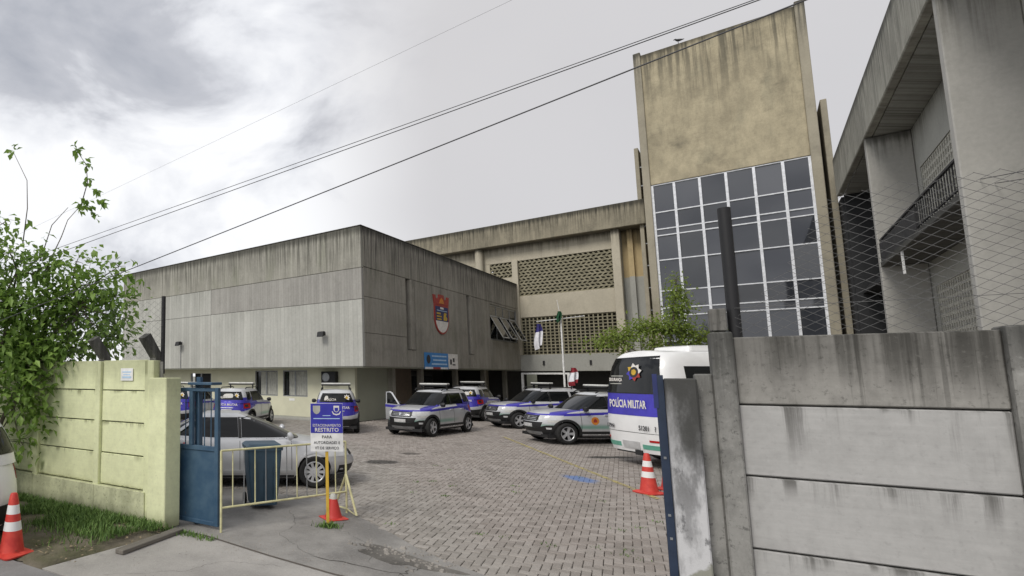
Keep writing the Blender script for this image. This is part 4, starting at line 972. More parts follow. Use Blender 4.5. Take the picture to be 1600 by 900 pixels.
# ------------------------------------------------------------------ vehicles
def carpaint(name, col, metal=0.35, rough=0.32):
    t = NT(name); o_ = t.obj(); n_ = t.noise(o_, 2.5, 4)
    x, y, z = t.sep(o_)
    c = t.mix(t.rng(n_, .3, .7), [v*.95 for v in col], [min(1, v*1.04) for v in col])
    dust = t.mt('MULTIPLY', t.rng(z, .25, .8, 1, 0), t.rng(t.noise(o_, 4, 4), .3, .8))
    c = t.mix(t.mt('MULTIPLY', dust, .35), c, (.22, .20, .17))
    t.b.inputs['Coat Weight'].default_value = .5; t.b.inputs['Coat Roughness'].default_value = .08
    return t.fin(c, t.rng(dust, 0, 1, rough, .6), metal)
carpaint('silver_paint', (.60, .61, .63)); carpaint('white_car_paint', (.76, .76, .76), 0.0); carpaint('bus_white', (.80, .80, .80), 0.0, .35)
plain('car_black', (.014, .014, .015), .55); plain('tyre_rubber', (.016, .016, .016), .85); plain('rim_alloy', (.55, .56, .58), .35, .5); plain('chrome', (.62, .63, .65), .25, .7)
plain('tail_red', (.42, .012, .010), .2); plain('lamp_clear', (.62, .63, .64), .12); plain('plate_grey', (.48, .48, .48), .5); plain('amber', (.75, .25, .02), .25); plain('livery_blue', (.055, .045, .42), .4); plain('livery_green', (.12, .36, .27), .4)
glass('car_glass', (.006, .007, .008), .05); MATS['car_glass'].node_tree.nodes['Principled BSDF'].inputs['Specular IOR Level'].default_value = .42; plain('bar_white', (.60, .60, .57), .3)
# police livery: silver with a blue belt, blue tail and a green flash low on the front and doors
t = NT('police_paint'); o_ = t.obj(); x, y, z = t.sep(o_)
n_ = t.noise(o_, 2.5, 4)
base = t.mix(t.rng(n_, .3, .7), (.53, .54, .56), (.60, .61, .63))
def band(v, a, b): return t.mt('MULTIPLY', t.mt('GREATER_THAN', v, a), t.mt('LESS_THAN', v, b))
ay = t.mt('ABSOLUTE', y)
c = base
gr = t.mt('MULTIPLY', t.rng(z, .46, .54), t.rng(z, .56, .68, 1, 0)); gr = t.mt('MULTIPLY', gr, t.rng(x, -.7, .2))
c = t.mix(t.mt('MULTIPLY', gr, .75), c, (.13, .36, .27))
zb_ = t.mt('ADD', t.mt('MULTIPLY', x, -.035), 0.0)                       # belt stripe climbs a little to the rear
zl = t.mt('SUBTRACT', z, zb_)
belt = band(zl, .955, 1.035)
wide = t.mt('MULTIPLY', t.mt('LESS_THAN', x, -.55), t.mt('GREATER_THAN', t.mt('ADD', zl, t.mt('MULTIPLY', t.mt('ADD', x, .55), -.24)), .985))
tail = t.mt('MULTIPLY', t.mt('LESS_THAN', x, -1.72), t.mt('MULTIPLY', t.mt('GREATER_THAN', z, .72), t.mt('LESS_THAN', ay, .72)))
hood = t.mt('MULTIPLY', t.mt('MULTIPLY', t.mt('GREATER_THAN', ay, t.mt('ADD', .36, t.mt('MULTIPLY', x, .12))), t.mt('LESS_THAN', ay, .80)), t.mt('MULTIPLY', t.mt('GREATER_THAN', z, .97), band(x, .6, 1.75)))
blue = t.mt('MAXIMUM', t.mt('MAXIMUM', t.mt('MAXIMUM', belt, wide), tail), hood)
blue = t.mt('MULTIPLY', blue, t.mt('LESS_THAN', z, 1.30))
chk = t.n('ShaderNodeTexVoronoi'); t.put(chk.inputs['Vector'], o_); chk.inputs['Scale'].default_value = 7.0
chq = t.mt('MULTIPLY', t.mt('LESS_THAN', chk.outputs[0], .22), band(x, -2.0, -.8))
bl = t.mix(t.mt('MULTIPLY', chq, .5), (.050, .040, .40), (.45, .42, .75))
c = t.mix(blue, c, bl)
dust = t.mt('MULTIPLY', t.rng(z, .25, .8, 1, 0), t.rng(t.noise(o_, 4, 4), .3, .8))
c = t.mix(t.mt('MULTIPLY', dust, .3), c, (.22, .20, .17))
t.b.inputs['Coat Weight'].default_value = .5; t.b.inputs['Coat Roughness'].default_value = .08
t.fin(c, .35, .25)

def lerpf(tab):
    def f(u):
        if u <= tab[0][0]: return tab[0][1]
        for (a, b), (c_, d) in zip(tab[:-1], tab[1:]):
            if u <= c_: return b+(d-b)*(u-a)/(c_-a)
        return tab[-1][1]
    return f
class Shell:
    """stacked superellipse outlines: nose xf, tail xr and half width b as functions of tau (0 sill .. 1 shoulder)"""
    def __init__(s, xf, xr, b, zbot, ztop, nf=5.0, nr=6.0, m=2.3, crown=0.03):
        s.xf, s.xr, s.b, s.zbot, s.ztop, s.nf, s.nr, s.m, s.crown = lerpf(xf), lerpf(xr), lerpf(b), zbot, lerpf(ztop), nf, nr, m, crown
        s.xm = (s.xf(.5)+s.xr(.5))/2
    def X(s, xi, tau): return s.xm + (xi*(s.xf(tau)-s.xm) if xi >= 0 else -xi*(s.xr(tau)-s.xm))
    def yw(s, xi): n = s.nf if xi >= 0 else s.nr; return max(0.0, 1-abs(xi)**n)**(1/s.m)
    def top(s, xi): return s.ztop(s.X(xi, 1.0))
    def P(s, xi, z, side=1, off=0.0):
        zt = s.top(xi); tau = max(0, min(1, (z-s.zbot)/(zt-s.zbot)))
        return (s.X(xi, tau), side*(s.b(tau)*s.yw(xi)+off), z)
    def PE(s, eta, z, front=True, off=0.0):
        """point on the nose or tail at lateral fraction eta"""
        n = s.nf if front else s.nr; q = max(0.0, 1-abs(eta)**s.m)**(1/n); xi = q if front else -q
        zt = s.top(xi); tau = max(0, min(1, (z-s.zbot)/(zt-s.zbot)))
        return (s.X(xi, tau)+(off if front else -off), s.b(tau)*eta, z)
    def xi_of(s, x, z):
        tau = max(0, min(1, (z-s.zbot)/(max(.05, s.ztop(x)-s.zbot))))
        return (x-s.xm)/(s.xf(tau)-s.xm) if x >= s.xm else -(x-s.xm)/(s.xr(tau)-s.xm)
    def body(s, taus, N=110, arches=(), cap=(.97, .88, .65, .35, 0.0), closed_bottom=False):
        m = MB(); xis = [math.sin(math.pi/2*(-1+2*i/N)) for i in range(N+1)]
        rows = []
        for side in (1, -1):
            grid = []
            for xi in xis:
                colv = []; zt = s.top(xi); xx = s.X(xi, .25); lo = s.zbot
                for (wx, wz, wr) in arches:
                    if abs(xx-wx) < wr: lo = max(lo, wz+math.sqrt(wr*wr-(xx-wx)**2))
                for ta in taus:
                    z = max(s.zbot+ta*(zt-s.zbot), min(lo, zt-.02)) if ta < 1 else zt
                    colv.append(s.P(xi, z, side))
                p = colv[-1]
                for c_ in cap: colv.append((p[0], p[1]*c_, p[2]+s.crown*(1-c_*c_)*min(1, s.yw(xi)*1.2)))
                grid.append(colv)
            k0 = len(m.v); nn = len(grid[0])
            for g_ in grid: m.v += g_
            for i in range(len(grid)-1):
                for j in range(nn-1):
                    a = k0+i*nn+j; m.f.append((a, a+nn, a+nn+1, a+1)); m.mi.append(0)
        return m
    def mesh(s, name, mat, parent, taus, **k):
        m = s.body(taus, **k); me = m.mesh(name, mat)
        bm = bmesh.new(); bm.from_mesh(me); bmesh.ops.remove_doubles(bm, verts=bm.verts, dist=.0015); bmesh.ops.recalc_face_normals(bm, faces=bm.faces); bm.to_mesh(me); bm.free()
        me.polygons.foreach_set('use_smooth', [True]*len(me.polygons)); me.set_sharp_from_angle(angle=R(48)); me.update()
        return link(name, me, parent)
    def side_patch(s, name, mat, parent, x0, x1, lo, hi, side=1, off=.006, nu=16, nv=6, absx=True, th=.012):
        """x0,x1 at the bottom/top edge may be pairs (bottom, top)"""
        lo, hi = (lerpf(lo) if isinstance(lo, list) else (lambda u, v=lo: v)), (lerpf(hi) if isinstance(hi, list) else (lambda u, v=hi: v))
        b0, t0 = x0 if isinstance(x0, tuple) else (x0, x0); b1, t1 = x1 if isinstance(x1, tuple) else (x1, x1)
        m = MB(); outer, inner = [], []
        for i in range(nu+1):
            for j in range(nv+1):
                v = j/nv; xa = b0+(t0-b0)*v; xb = b1+(t1-b1)*v; x = xa+(xb-xa)*i/nu
                z = lo(x)+(hi(x)-lo(x))*v
                xi = max(-1, min(1, s.xi_of(x, z)))
                outer.append(s.P(xi, z, side, off)); inner.append(s.P(xi, z, side, off-th))
        return grid_solid(m, outer, inner, nu, nv, name, mat, parent)
    def end_patch(s, name, mat, parent, e0, e1, lo, hi, front=True, off=.006, nu=16, nv=5, th=.012):
        lo, hi = (lerpf(lo) if isinstance(lo, list) else (lambda u, v=lo: v)), (lerpf(hi) if isinstance(hi, list) else (lambda u, v=hi: v))
        b0, t0 = e0 if isinstance(e0, tuple) else (e0, e0); b1, t1 = e1 if isinstance(e1, tuple) else (e1, e1)
        outer, inner = [], []
        for i in range(nu+1):
            for j in range(nv+1):
                v = j/nv; a = b0+(t0-b0)*v; b = b1+(t1-b1)*v; e_ = a+(b-a)*i/nu; z = lo(e_)+(hi(e_)-lo(e_))*v
                outer.append(s.PE(e_, z, front, off)); inner.append(s.PE(e_, z, front, off-th))
        return grid_solid(MB(), outer, inner, nu, nv, name, mat, parent)
def grid_solid(m, outer, inner, nu, nv, name, mat, parent):
    n = len(outer); m.v = outer+inner; fs = []
    def q(i, j): return i*(nv+1)+j
    for i in range(nu):
        for j in range(nv): fs.append((q(i, j), q(i+1, j), q(i+1, j+1), q(i, j+1))); fs.append((n+q(i, j), n+q(i, j+1), n+q(i+1, j+1), n+q(i+1, j)))
    for i in range(nu): fs.append((q(i, 0), n+q(i, 0), n+q(i+1, 0), q(i+1, 0))); fs.append((q(i, nv), q(i+1, nv), n+q(i+1, nv), n+q(i, nv)))
    for j in range(nv): fs.append((q(0, j), q(0, j+1), n+q(0, j+1), n+q(0, j))); fs.append((q(nu, j), n+q(nu, j), n+q(nu, j+1), q(nu, j+1)))
    m.f = fs; m.mi = [0]*len(fs)
    return m.build(name, mat, parent, smooth=50)
WHEELS = {}
def wheel_mesh(r, wd, spokes, key):
    if key in WHEELS: return WHEELS[key]
    m = MB(); M90 = Matrix.Rotation(R(90), 4, 'X'); h = wd/2; ri = r*.66
    m.lathe([(ri, -h*.85), (ri+.02, -h), (r*.90, -h), (r*.975, -h*.8), (r, -h*.45), (r, h*.45), (r*.975, h*.8), (r*.90, h), (ri+.02, h), (ri, h*.85)], 36, M90, closed=True)
    ty = m.mesh('tyre', 'tyre_rubber', 40)
    m = MB()
    m.lathe([(ri+.004, h*.86), (ri-.012, h*.88), (ri-.03, h*.55), (ri-.035, -h*.2), (.02, -h*.3)], 36, M90, mi=1)
    m.lathe([(ri+.004, h*.86), (ri-.014, h*.90), (ri-.024, h*.80)], 36, M90, mi=0)
    m.lathe([(0, h*.80), (.055, h*.80), (.07, h*.62), (.075, h*.2)], 20, M90, mi=0)
    for k_ in range(spokes):
        a = 2*math.pi*k_/spokes; wa = .30*(5/spokes)+.04
        ro = ri-.018
        pts = []
        for rad, hw, z in ((.05, .032, h*.78), (ro*.6, .026*5/spokes+.012, h*.74), (ro, .040*5/spokes+.012, h*.82)):
            for sg_ in (-1, 1):
                pts.append((rad*math.cos(a)-sg_*hw*math.sin(a), rad*math.sin(a)+sg_*hw*math.cos(a), z))
        pts2 = [(p_[0], p_[1], p_[2]-.03) for p_ in pts]
        V = [M90 @ Vector(p_) for p_ in pts+pts2]
        m.add(V, [(0, 2, 3, 1), (2, 4, 5, 3), (0, 6, 8, 2), (2, 8, 10, 4), (1, 3, 9, 7), (3, 5, 11, 9), (4, 10, 11, 5)], 0)
    rm = m.mesh('rim', ['rim_alloy', 'car_black'], 35)
    WHEELS[key] = (ty, rm); return WHEELS[key]
def put_wheels(car, xs, track, r, wd, spokes, key):
    ty, rm = wheel_mesh(r, wd, spokes, key)
    for x in xs:
        for sd in (1, -1):
            w_ = link('wheel', ty, car, loc=(x, sd*track, r)); 
            if sd > 0: w_.rotation_euler = (0, 0, math.pi)
            link('rim', rm, w_)
def arch_ring(sh, name, mat, parent, wx, wz, r0, r1, side, off=.018):
    n = 28; outer, inner = [], []
    for i in range(n+1):
        a = math.pi*(-.06+1.12*i/n)
        for j in range(3):
            rr_ = r0+(r1-r0)*j/2; x = wx+rr_*math.cos(a); z = max(sh.zbot+.01, wz+rr_*math.sin(a)); xi = max(-1, min(1, sh.xi_of(x, z)))
            outer.append(sh.P(xi, z, side, off)); inner.append(sh.P(xi, z, side, off-.05))
    return grid_solid(MB(), outer, inner, n, 2, name, mat, parent)

def mirror_part(car, x, y, z, sd, mat):
    m = MB(); rings = []
    for k_, (yy, sc) in enumerate(((0, .35), (.05, .9), (.13, 1.0), (.19, .8), (.205, .3))):
        rings.append([(x+.075*sc*math.cos(a)*(1 if math.cos(a) > 0 else .8), sd*(y+yy), z+.085*sc*math.sin(a)) for a in [2*math.pi*i/12 for i in range(12)]])
    stack(m, rings); m.build('mirror', mat, car, smooth=50)

def make_suv(paint, police=True):
    car = link('police_suv' if police else 'suv_car', None)
    sh = Shell([(0, 2.02), (.18, 2.10), (.40, 2.165), (.62, 2.16), (.80, 2.12), (.92, 2.05), (1, 1.93)],
               [(0, -2.04), (.2, -2.12), (.42, -2.165), (.7, -2.13), (1, -2.06)],
               [(0, .845), (.2, .885), (.45, .902), (.65, .895), (.82, .872), (.94, .842), (1, .80)], .27,
               [(-2.1, 1.12), (0, 1.095), (.75, 1.085), (1.2, 1.06), (1.7, 1.02), (1.93, .965)], 4.6, 6.5, 2.3, .035)
    W = [(1.335, .345, .405), (-1.335, .345, .405)]
    sh.mesh('body', paint, car, [0, .06, .13, .2, .28, .36, .44, .52, .6, .68, .76, .83, .89, .94, .975, 1], arches=W)
    gh = Shell([(0, 1.02), (.3, .78), (.62, .50), (.88, .24), (1, .12)], [(0, -2.06), (.35, -2.03), (.7, -1.93), (.9, -1.84), (1, -1.74)],
               [(0, .805), (.3, .765), (.6, .715), (.85, .655), (.95, .615), (1, .56)], 1.06, [(-3, 1.635), (-1.2, 1.652), (.3, 1.635)], 7.0, 7.0, 2.6, .035)
    gh.mesh('cabin', paint, car, [0, .12, .25, .38, .5, .62, .74, .84, .91, .96, 1], N=80)
    # glass
    gh.end_patch('windscreen', 'car_glass', car, (-.90, -.88), (.90, .88), 1.09, 1.585, True, .007, 18, 8)
    gh.end_patch('rear_window', 'car_glass', car, (-.86, -.80), (.86, .80), 1.20, 1.545, False, .007, 18, 6)
    for sd in (1, -1):
        gh.side_patch('door_window', 'car_glass', car, (-.12, -.12), (.84, .27), 1.135, 1.545, sd, .005, 14, 7)
        gh.side_patch('door_window', 'car_glass', car, (-1.08, -1.06), (-.20, -.20), 1.135, 1.545, sd, .005, 12, 7)
        gh.side_patch('quarter_window', 'car_glass', car, (-1.62, -1.55), (-1.18, -1.16), 1.19, 1.53, sd, .005, 8, 6)
        gh.side_patch('pillar_trim', 'car_black', car, (-.195, -.195), (-.125, -.125), 1.12, 1.55, sd, .004, 3, 6)
        # doors: shut lines drawn as thin proud-edged panels
        for a, b in ((-.18, .86), (-1.03, -.20)):
            sh.side_patch('door_handle', paint if not police else 'silver_paint', car, a+.08, a+.27, .93, .965, sd, .03, 4, 2, th=.03)
        for xx in (.87, -.19, -1.05):
            sh.side_patch('door_gap', 'car_black', car, xx-.006, xx+.006, .45, 1.07, sd, .0025, 1, 10, th=.006)
        for wx in (1.335, -1.335): arch_ring(sh, 'wheel_arch', 'car_black', car, wx, .345, .395, .465, sd)
        sh.side_patch('sill_trim', 'car_black', car, -.90, .90, .285, .42, sd, .016, 12, 3)
        sh.side_patch('side_step', 'chrome', car, -.86, .86, .30, .335, sd, .04, 12, 2)
        sh.end_patch('headlight', 'lamp_clear', car, *((.50, .93) if sd > 0 else (-.93, -.50)), .775, .925, True, .012, 10, 4, th=.03)
        sh.end_patch('headlight_bezel', 'car_black', car, *((.47, .50) if sd > 0 else (-.50, -.47)), .77, .93, True, .010, 2, 4)
        hl = sh.end_patch('daytime_lamp', 'bar_white', car, *((.74, .92) if sd > 0 else (-.92, -.74)), .70, .765, True, .012, 6, 2, th=.03)
        sh.end_patch('fog_lamp', 'lamp_clear', car, *((.70, .80) if sd > 0 else (-.80, -.70)), .47, .53, True, .024, 4, 2, th=.03)
        tl = sh.end_patch('tail_light', 'tail_red', car, *((.78, .96) if sd > 0 else (-.96, -.78)), .84, 1.06, False, .014, 6, 5, th=.03)
        sh.end_patch('lamp_core', 'car_black', tl, *((.82, .92) if sd > 0 else (-.92, -.82)), .90, 1.0, False, .018, 4, 3, th=.02)
        mirror_part(car, .74, .84, 1.14, sd, 'car_black')
        m = MB(); m.tube([(-1.35, sd*.575, 1.655), (-1.28, sd*.575, 1.715), (.0, sd*.575, 1.72), (.12, sd*.575, 1.65)], .022, 8); m.build('roof_rail', 'car_black', car, smooth=50)
    sh.end_patch('grille', 'car_black', car, (-.46, -.46), (.46, .46), .73, .915, True, .010, 12, 4)
    for z in (.77, .82, .87): sh.end_patch('grille_bar', 'chrome', car, -.42, .42, z, z+.012, True, .016, 10, 1)
    sh.end_patch('emblem', 'chrome', car, (-.02, -.07), (.02, .07), .78, .88, True, .022, 4, 3); 
    sh.end_patch('bumper', 'car_black', car, -.97, .97, .29, [(-.97, .62), (-.7, .60), (-.5, .52), (0, .50), (.5, .52), (.7, .60), (.97, .62)], True, .014, 22, 5)
    sh.end_patch('skid_plate', 'grey_metal', car, -.55, .55, .30, .38, True, .022, 12, 2)
    sh.end_patch('number_plate', 'plate_grey', car, -.26, .26, .53, .645, True, .026, 6, 2, th=.02)
    sh.end_patch('intake', 'car_black', car, (-.55, -.62), (.55, .62), .52, .70, True, .012, 12, 3)
    sh.end_patch('bumper', 'car_black', car, -.97, .97, .29, [(-.97, .60), (-.6, .56), (0, .56), (.6, .56), (.97, .60)], False, .014, 22, 5)
    sh.end_patch('number_plate', 'plate_grey', car, -.26, .26, .70, .815, False, .018, 6, 2, th=.02)
    sh.end_patch('tailgate_handle', 'chrome', car, -.34, .34, .86, .885, False, .02, 6, 1, th=.02)
    m = MB(); m.box(-1.95, 1.95, -.76, .76, .20, .30); m.box(-.85, .85, -.80, .80, .24, .5); m.box(-.7, 1.7, -.72, .72, .5, .9) if False else None; m.build('underbody', 'car_black', car)
    m = MB(); m.box(-1.80, -.86, -.70, .70, .3, .85); m.box(.86, 1.80, -.66, .66, .3, .85); m.build('wheel_well', 'car_black', car)
    put_wheels(car, (1.335, -1.335), .775, .345, .21, 5, 'suv')
    if police:
        m = MB(); m.cbox(-.48, -.24, -.60, .60, 1.865, 1.925, .02); lb = m.build('light_bar', 'bar_white', car)
        m = MB(); m.box(-.46, -.26, -.60, .60, 1.81, 1.858); m.box(-.40, -.32, -.56, -.52, 1.66, 1.81); m.box(-.40, -.32, .52, .56, 1.66, 1.81); m.build('light_bar_mount', 'car_black', lb)
        # lettering on the tailgate and a badge on the rear glass
        p_ = sh.PE(0, 1.0, False, .02); o = text('POLÍCIA MILITAR', .13, 'crest_white', car, p_, (math.pi/2, 0, -math.pi/2), bold=.002)
        p_ = gh.PE(0, 1.30, False, .012); 
        tilt = math.atan2(.10, .30)
        o = text('POLÍCIA', .12, 'crest_white', car, (p_[0], .22, 1.30), (math.pi/2-tilt*.35, 0, -math.pi/2), bold=.003)
        q = gh.PE(-.55, 1.38, False, .012)
        m = MB()
        st = []
        for i in range(16): a = 2*math.pi*i/16; r_ = .13 if i % 2 == 0 else .075; st.append((r_*math.cos(a), r_*math.sin(a)))
        m.prism([(s_[0], s_[1]) for s_ in st], 'x', -.004, 0); bg = m.build('badge', 'crest_white', car); bg.location = (q[0]-.012, q[1], q[2]); bg.rotation_euler = (0, R(7), 0)
        m = MB(); m.lathe([(0, 0), (.05, 0), (.055, -.003)], 14, Matrix.Rotation(R(-90), 4, 'Y')); bc = m.build('badge_core', 'crest_gold', bg); bc.location = (-.006, 0, 0)
    return car, sh, gh

suv, SUV_SH, SUV_GH = make_suv('police_paint', True)
def pose(o, cx_, cy_, hx, hy): o.location = (cx_, cy_, 0); o.rotation_euler = (0, 0, math.atan2(hy, hx))
def from_fl(wx, wy, hx, hy, left=True):
    """centre from the ground contact of a front wheel (left or right)"""
    l_ = math.hypot(hx, hy); hx, hy = hx/l_, hy/l_; rx, ry = hy, -hx       # right hand side of the heading
    k_ = 1 if left else -1
    return (wx-1.335*hx+k_*.80*rx, wy-1.335*hy+k_*.80*ry, hx, hy)
def from_rear(x, y, hx, hy):
    l_ = math.hypot(hx, hy); hx, hy = hx/l_, hy/l_; return (x+2.15*hx, y+2.15*hy, hx, hy)
PG = 'silver and blue police SUVs in the yard'
cars = [
 (from_fl(10.55, 18.1, -1, -.04), 'silver police SUV facing left with orange door emblem, beside the minibus'),
 (from_fl(11.6, 23.3, -.99, -.12), 'silver police SUV facing left, second back from the minibus'),
 (from_fl(6.92, 20.35, -.75, -.66), 'silver police SUV facing the gate with its passenger door open'),
 (from_rear(10.75, 27.2, .65, .76), 'silver police SUV facing away behind the one with the open door'),
 (from_rear(3.58, 21.2, .16, .985), 'silver police SUV seen squarely from behind above the parking sign'),
 (from_rear(-.72, 23.4, .36, .93), 'silver police SUV seen from behind over the roof of the silver sedan'),
 (from_rear(-3.15, 24.4, .36, .93), 'silver police SUV seen from behind through the bars of the blue gate'),
]
for i, (ps, lab) in enumerate(cars):
    o = suv if i == 0 else copy_tree(suv)
    tag(o, lab, 'police car', PG); pose(o, *ps)
    if i == 2:      # the open passenger door
        d = link('open_door', None, o, loc=(.86, -.84, 0)); d.rotation_euler = (0, 0, R(62))
        prof = [(0, .45), (0, 1.06), (-.04, 1.10), (-.55, 1.52), (-.70, 1.57), (-1.02, 1.56), (-1.06, 1.08), (-1.04, .45)]
        win = [(-.10, 1.11), (-.57, 1.48), (-.70, 1.52), (-.97, 1.51), (-1.0, 1.11)]
        m = MB(); m.prism([(0, .45), (0, 1.09), (-1.06, 1.09), (-1.04, .45)], 'y', -.05, .05); m.build('door_panel', 'silver_paint', d)
        m = MB(); m.box(-1.055, -.003, -.056, .056, .955, 1.05); m.build('door_stripe', 'livery_blue', d)
        m = MB(); fr = [(-.03, 1.09), (-.56, 1.52), (-.70, 1.56), (-1.01, 1.545), (-1.03, 1.09)]
        m.tube([(a, 0, b) for a, b in fr], .032, 8); m.build('window_frame', 'silver_paint', d)
        t_ = MB(); t_.prism([(-.07, 1.09), (-.57, 1.50), (-.70, 1.53), (-1.0, 1.52), (-1.02, 1.09)], 'y', -.004, .004); t_.build('door_glass', 'car_glass_clear' if 'car_glass_clear' in MATS else 'car_glass', d)

p_ = SUV_SH.P(SUV_SH.xi_of(.42, .76), .76, 1, .004)
m = MB(); m.lathe([(.05, -.003), (.13, -.003), (.13, .003), (.05, .003)], 18, Matrix.Rotation(R(90), 4, 'X'), closed=True); em = m.build('door_emblem', 'crest_orange', suv); em.location = p_
m = MB(); m.prism([(-.07, -.05), (.07, -.05), (.05, .03), (0, .08), (-.05, .03)], 'y', -.004, .004); ec = m.build('emblem_core', 'crest_red', em)
# silver sedans
def make_sedan(paint, name):
    car = link(name, None)
    sh = Shell([(0, 2.16), (.2, 2.24), (.45, 2.29), (.65, 2.27), (.85, 2.20), (1, 2.05)], [(0, -2.16), (.2, -2.25), (.45, -2.29), (.75, -2.27), (1, -2.20)],
               [(0, .80), (.2, .85), (.45, .875), (.62, .868), (.8, .845), (.93, .81), (1, .765)], .20,
               [(-2.2, 1.01), (-1.6, 1.045), (-.6, .985), (.7, .945), (1.2, .91), (1.8, .83), (2.05, .745)], 4.0, 4.6, 2.3, .04)
    W = [(1.36, .315, .365), (-1.29, .315, .365)]
    sh.mesh('body', paint, car, [0, .06, .13, .2, .28, .36, .44, .52, .6, .68, .76, .83, .89, .94, .975, 1], arches=W)
    gh = Shell([(0, 1.22), (.3, .86), (.6, .50), (.85, .14), (1, -.10)], [(0, -1.98), (.3, -1.72), (.6, -1.42), (.85, -1.12), (1, -.88)],
               [(0, .775), (.3, .725), (.6, .665), (.85, .60), (.95, .56), (1, .50)], .90, [(-3, 1.435), (-.4, 1.455), (.3, 1.44)], 7.5, 7.5, 2.7, .03)
    gh.mesh('cabin', paint, car, [0, .12, .25, .38, .5, .62, .74, .84, .91, .96, 1], N=80)
    gh.end_patch('windscreen', 'car_glass', car, (-.92, -.90), (.92, .90), .95, 1.40, True, .007, 18, 8)
    gh.end_patch('rear_window', 'car_glass', car, (-.90, -.86), (.90, .86), 1.05, 1.40, False, .007, 18, 8)
    for sd in (1, -1):
        gh.side_patch('door_window', 'car_glass', car, (-.10, -.12), (.98, .12), .99, 1.385, sd, .005, 16, 8)
        gh.side_patch('door_window', 'car_glass', car, (-1.05, -.96), (-.17, -.19), .995, 1.385, sd, .005, 14, 8)
        gh.side_patch('quarter_window', 'car_glass', car, (-1.55, -1.08), (-1.10, -1.02), [(-1.6, 1.04), (-1.0, 1.0)], [(-1.6, 1.08), (-1.05, 1.36)], sd, .005, 8, 6)
        gh.side_patch('pillar_trim', 'car_black', car, (-.165, -.185), (-.105, -.125), .97, 1.39, sd, .004, 3, 6)
        gh.side_patch('window_trim', 'chrome', car, -1.5, .98, .962, .978, sd, .010, 16, 1)
        for xx in (.90, -.14, -1.06): sh.side_patch('door_gap', 'car_black', car, xx-.005, xx+.005, .36, .93, sd, .0025, 1, 10, th=.006)
        for a in (-.04, -.98): sh.side_patch('door_handle', paint, car, a+.04, a+.24, .80, .835, sd, .03, 4, 2, th=.03)
        sh.side_patch('side_moulding', paint, car, -.95, .9, .30, .36, sd, .012, 12, 2); sh.side_patch('sill_shadow', 'car_black', car, -.95, .95, .205, .255, sd, .006, 10, 2)
        for wx in (1.36, -1.29): arch_ring(sh, 'wheel_arch', paint, car, wx, .315, .362, .40, sd, .010)
        sh.end_patch('headlight', 'lamp_clear', car, *((.52, .97) if sd > 0 else (-.97, -.52)), .60, .72, True, .012, 10, 4, th=.03)
        sh.end_patch('tail_light', 'tail_red', car, *((.55, .97) if sd > 0 else (-.97, -.55)), .74, .90, False, .012, 8, 4, th=.03)
        mirror_part(car, .86, .80, 1.03, sd, paint)
    sh.end_patch('grille', 'car_black', car, -.45, .45, .60, .70, True, .010, 10, 3); sh.end_patch('intake', 'car_black', car, -.75, .75, .26, .42, True, .010, 12, 3)
    sh.end_patch('number_plate', 'plate_grey', car, -.26, .26, .44, .55, True, .02, 6, 2, th=.02); sh.end_patch('number_plate', 'plate_grey', car, -.26, .26, .58, .69, False, .016, 6, 2, th=.02)
    m = MB(); m.box(-2.05, 2.05, -.72, .72, .16, .24); m.box(-.85, .85, -.76, .76, .2, .5); m.box(-1.75, -.84, -.66, .66, .22, .75); m.box(.9, 1.82, -.62, .62, .22, .68); m.build('underbody', 'car_black', car)
    put_wheels(car, (1.36, -1.29), .755, .315, .20, 10, 'sedan')
    return car
sed = make_sedan('silver_paint', 'sedan_car')
tag(sed, 'silver sedan parked behind the yellow barrier and wheelie bin', 'car'); sed.location = (.06, 12.03, 0); sed.rotation_euler = (0, 0, R(1))
s2 = copy_tree(sed); tag(s2, 'silver car behind the sedan, glimpsed through the gate bars', 'car'); s2.location = (-3.25, 14.9, 0); s2.rotation_euler = (0, 0, R(-3))
wc, _, _ = make_suv('white_car_paint', False); wc.name = 'parked_car'
q = sw(-3.22, -2.40); tag(wc, 'white car cut off at the left edge behind the traffic cone', 'car'); wc.location = (q.x, q.y, 0.0); wc.rotation_euler = (0, 0, SA+math.pi)

# ------------------------------------------------------------------ police minibus
bus = thing('police_minibus', 'white police minibus with blue rear band and dark rear window', 'minibus', (13.08, 14.22, 0), R(6))
sh = Shell([(0, 3.35), (.3, 3.45), (.6, 3.35), (.85, 3.1), (1, 2.9)], [(0, -3.38), (.08, -3.42), (.3, -3.45), (.6, -3.41), (.85, -3.30), (.95, -3.20), (1, -3.08)],
           [(0, .99), (.1, 1.03), (.4, 1.04), (.7, 1.01), (.88, .95), (.96, .88), (1, .78)], .36, [(-9, 2.80), (9, 2.80)], 7, 16, 3.4, .07)
sh.mesh('body', 'bus_white', bus, [0, .05, .12, .2, .3, .4, .5, .6, .7, .78, .85, .9, .94, .97, .99, 1], N=120, arches=[(2.1, .42, .50), (-1.75, .42, .50)])
E_ = dict(front=False)
sh.end_patch('rear_window', 'car_glass', bus, (-.80, -.76), (.88, .84), 1.81, [(-.8, 2.72), (.9, 2.68)], False, .010, 20, 8)
sh.end_patch('blue_band', 'livery_blue', bus, -.86, .90, 1.25, 1.79, False, .006, 20, 4); sh.end_patch('window_seal', 'car_black', bus, -.80, .88, 1.79, 1.815, False, .012, 16, 1)
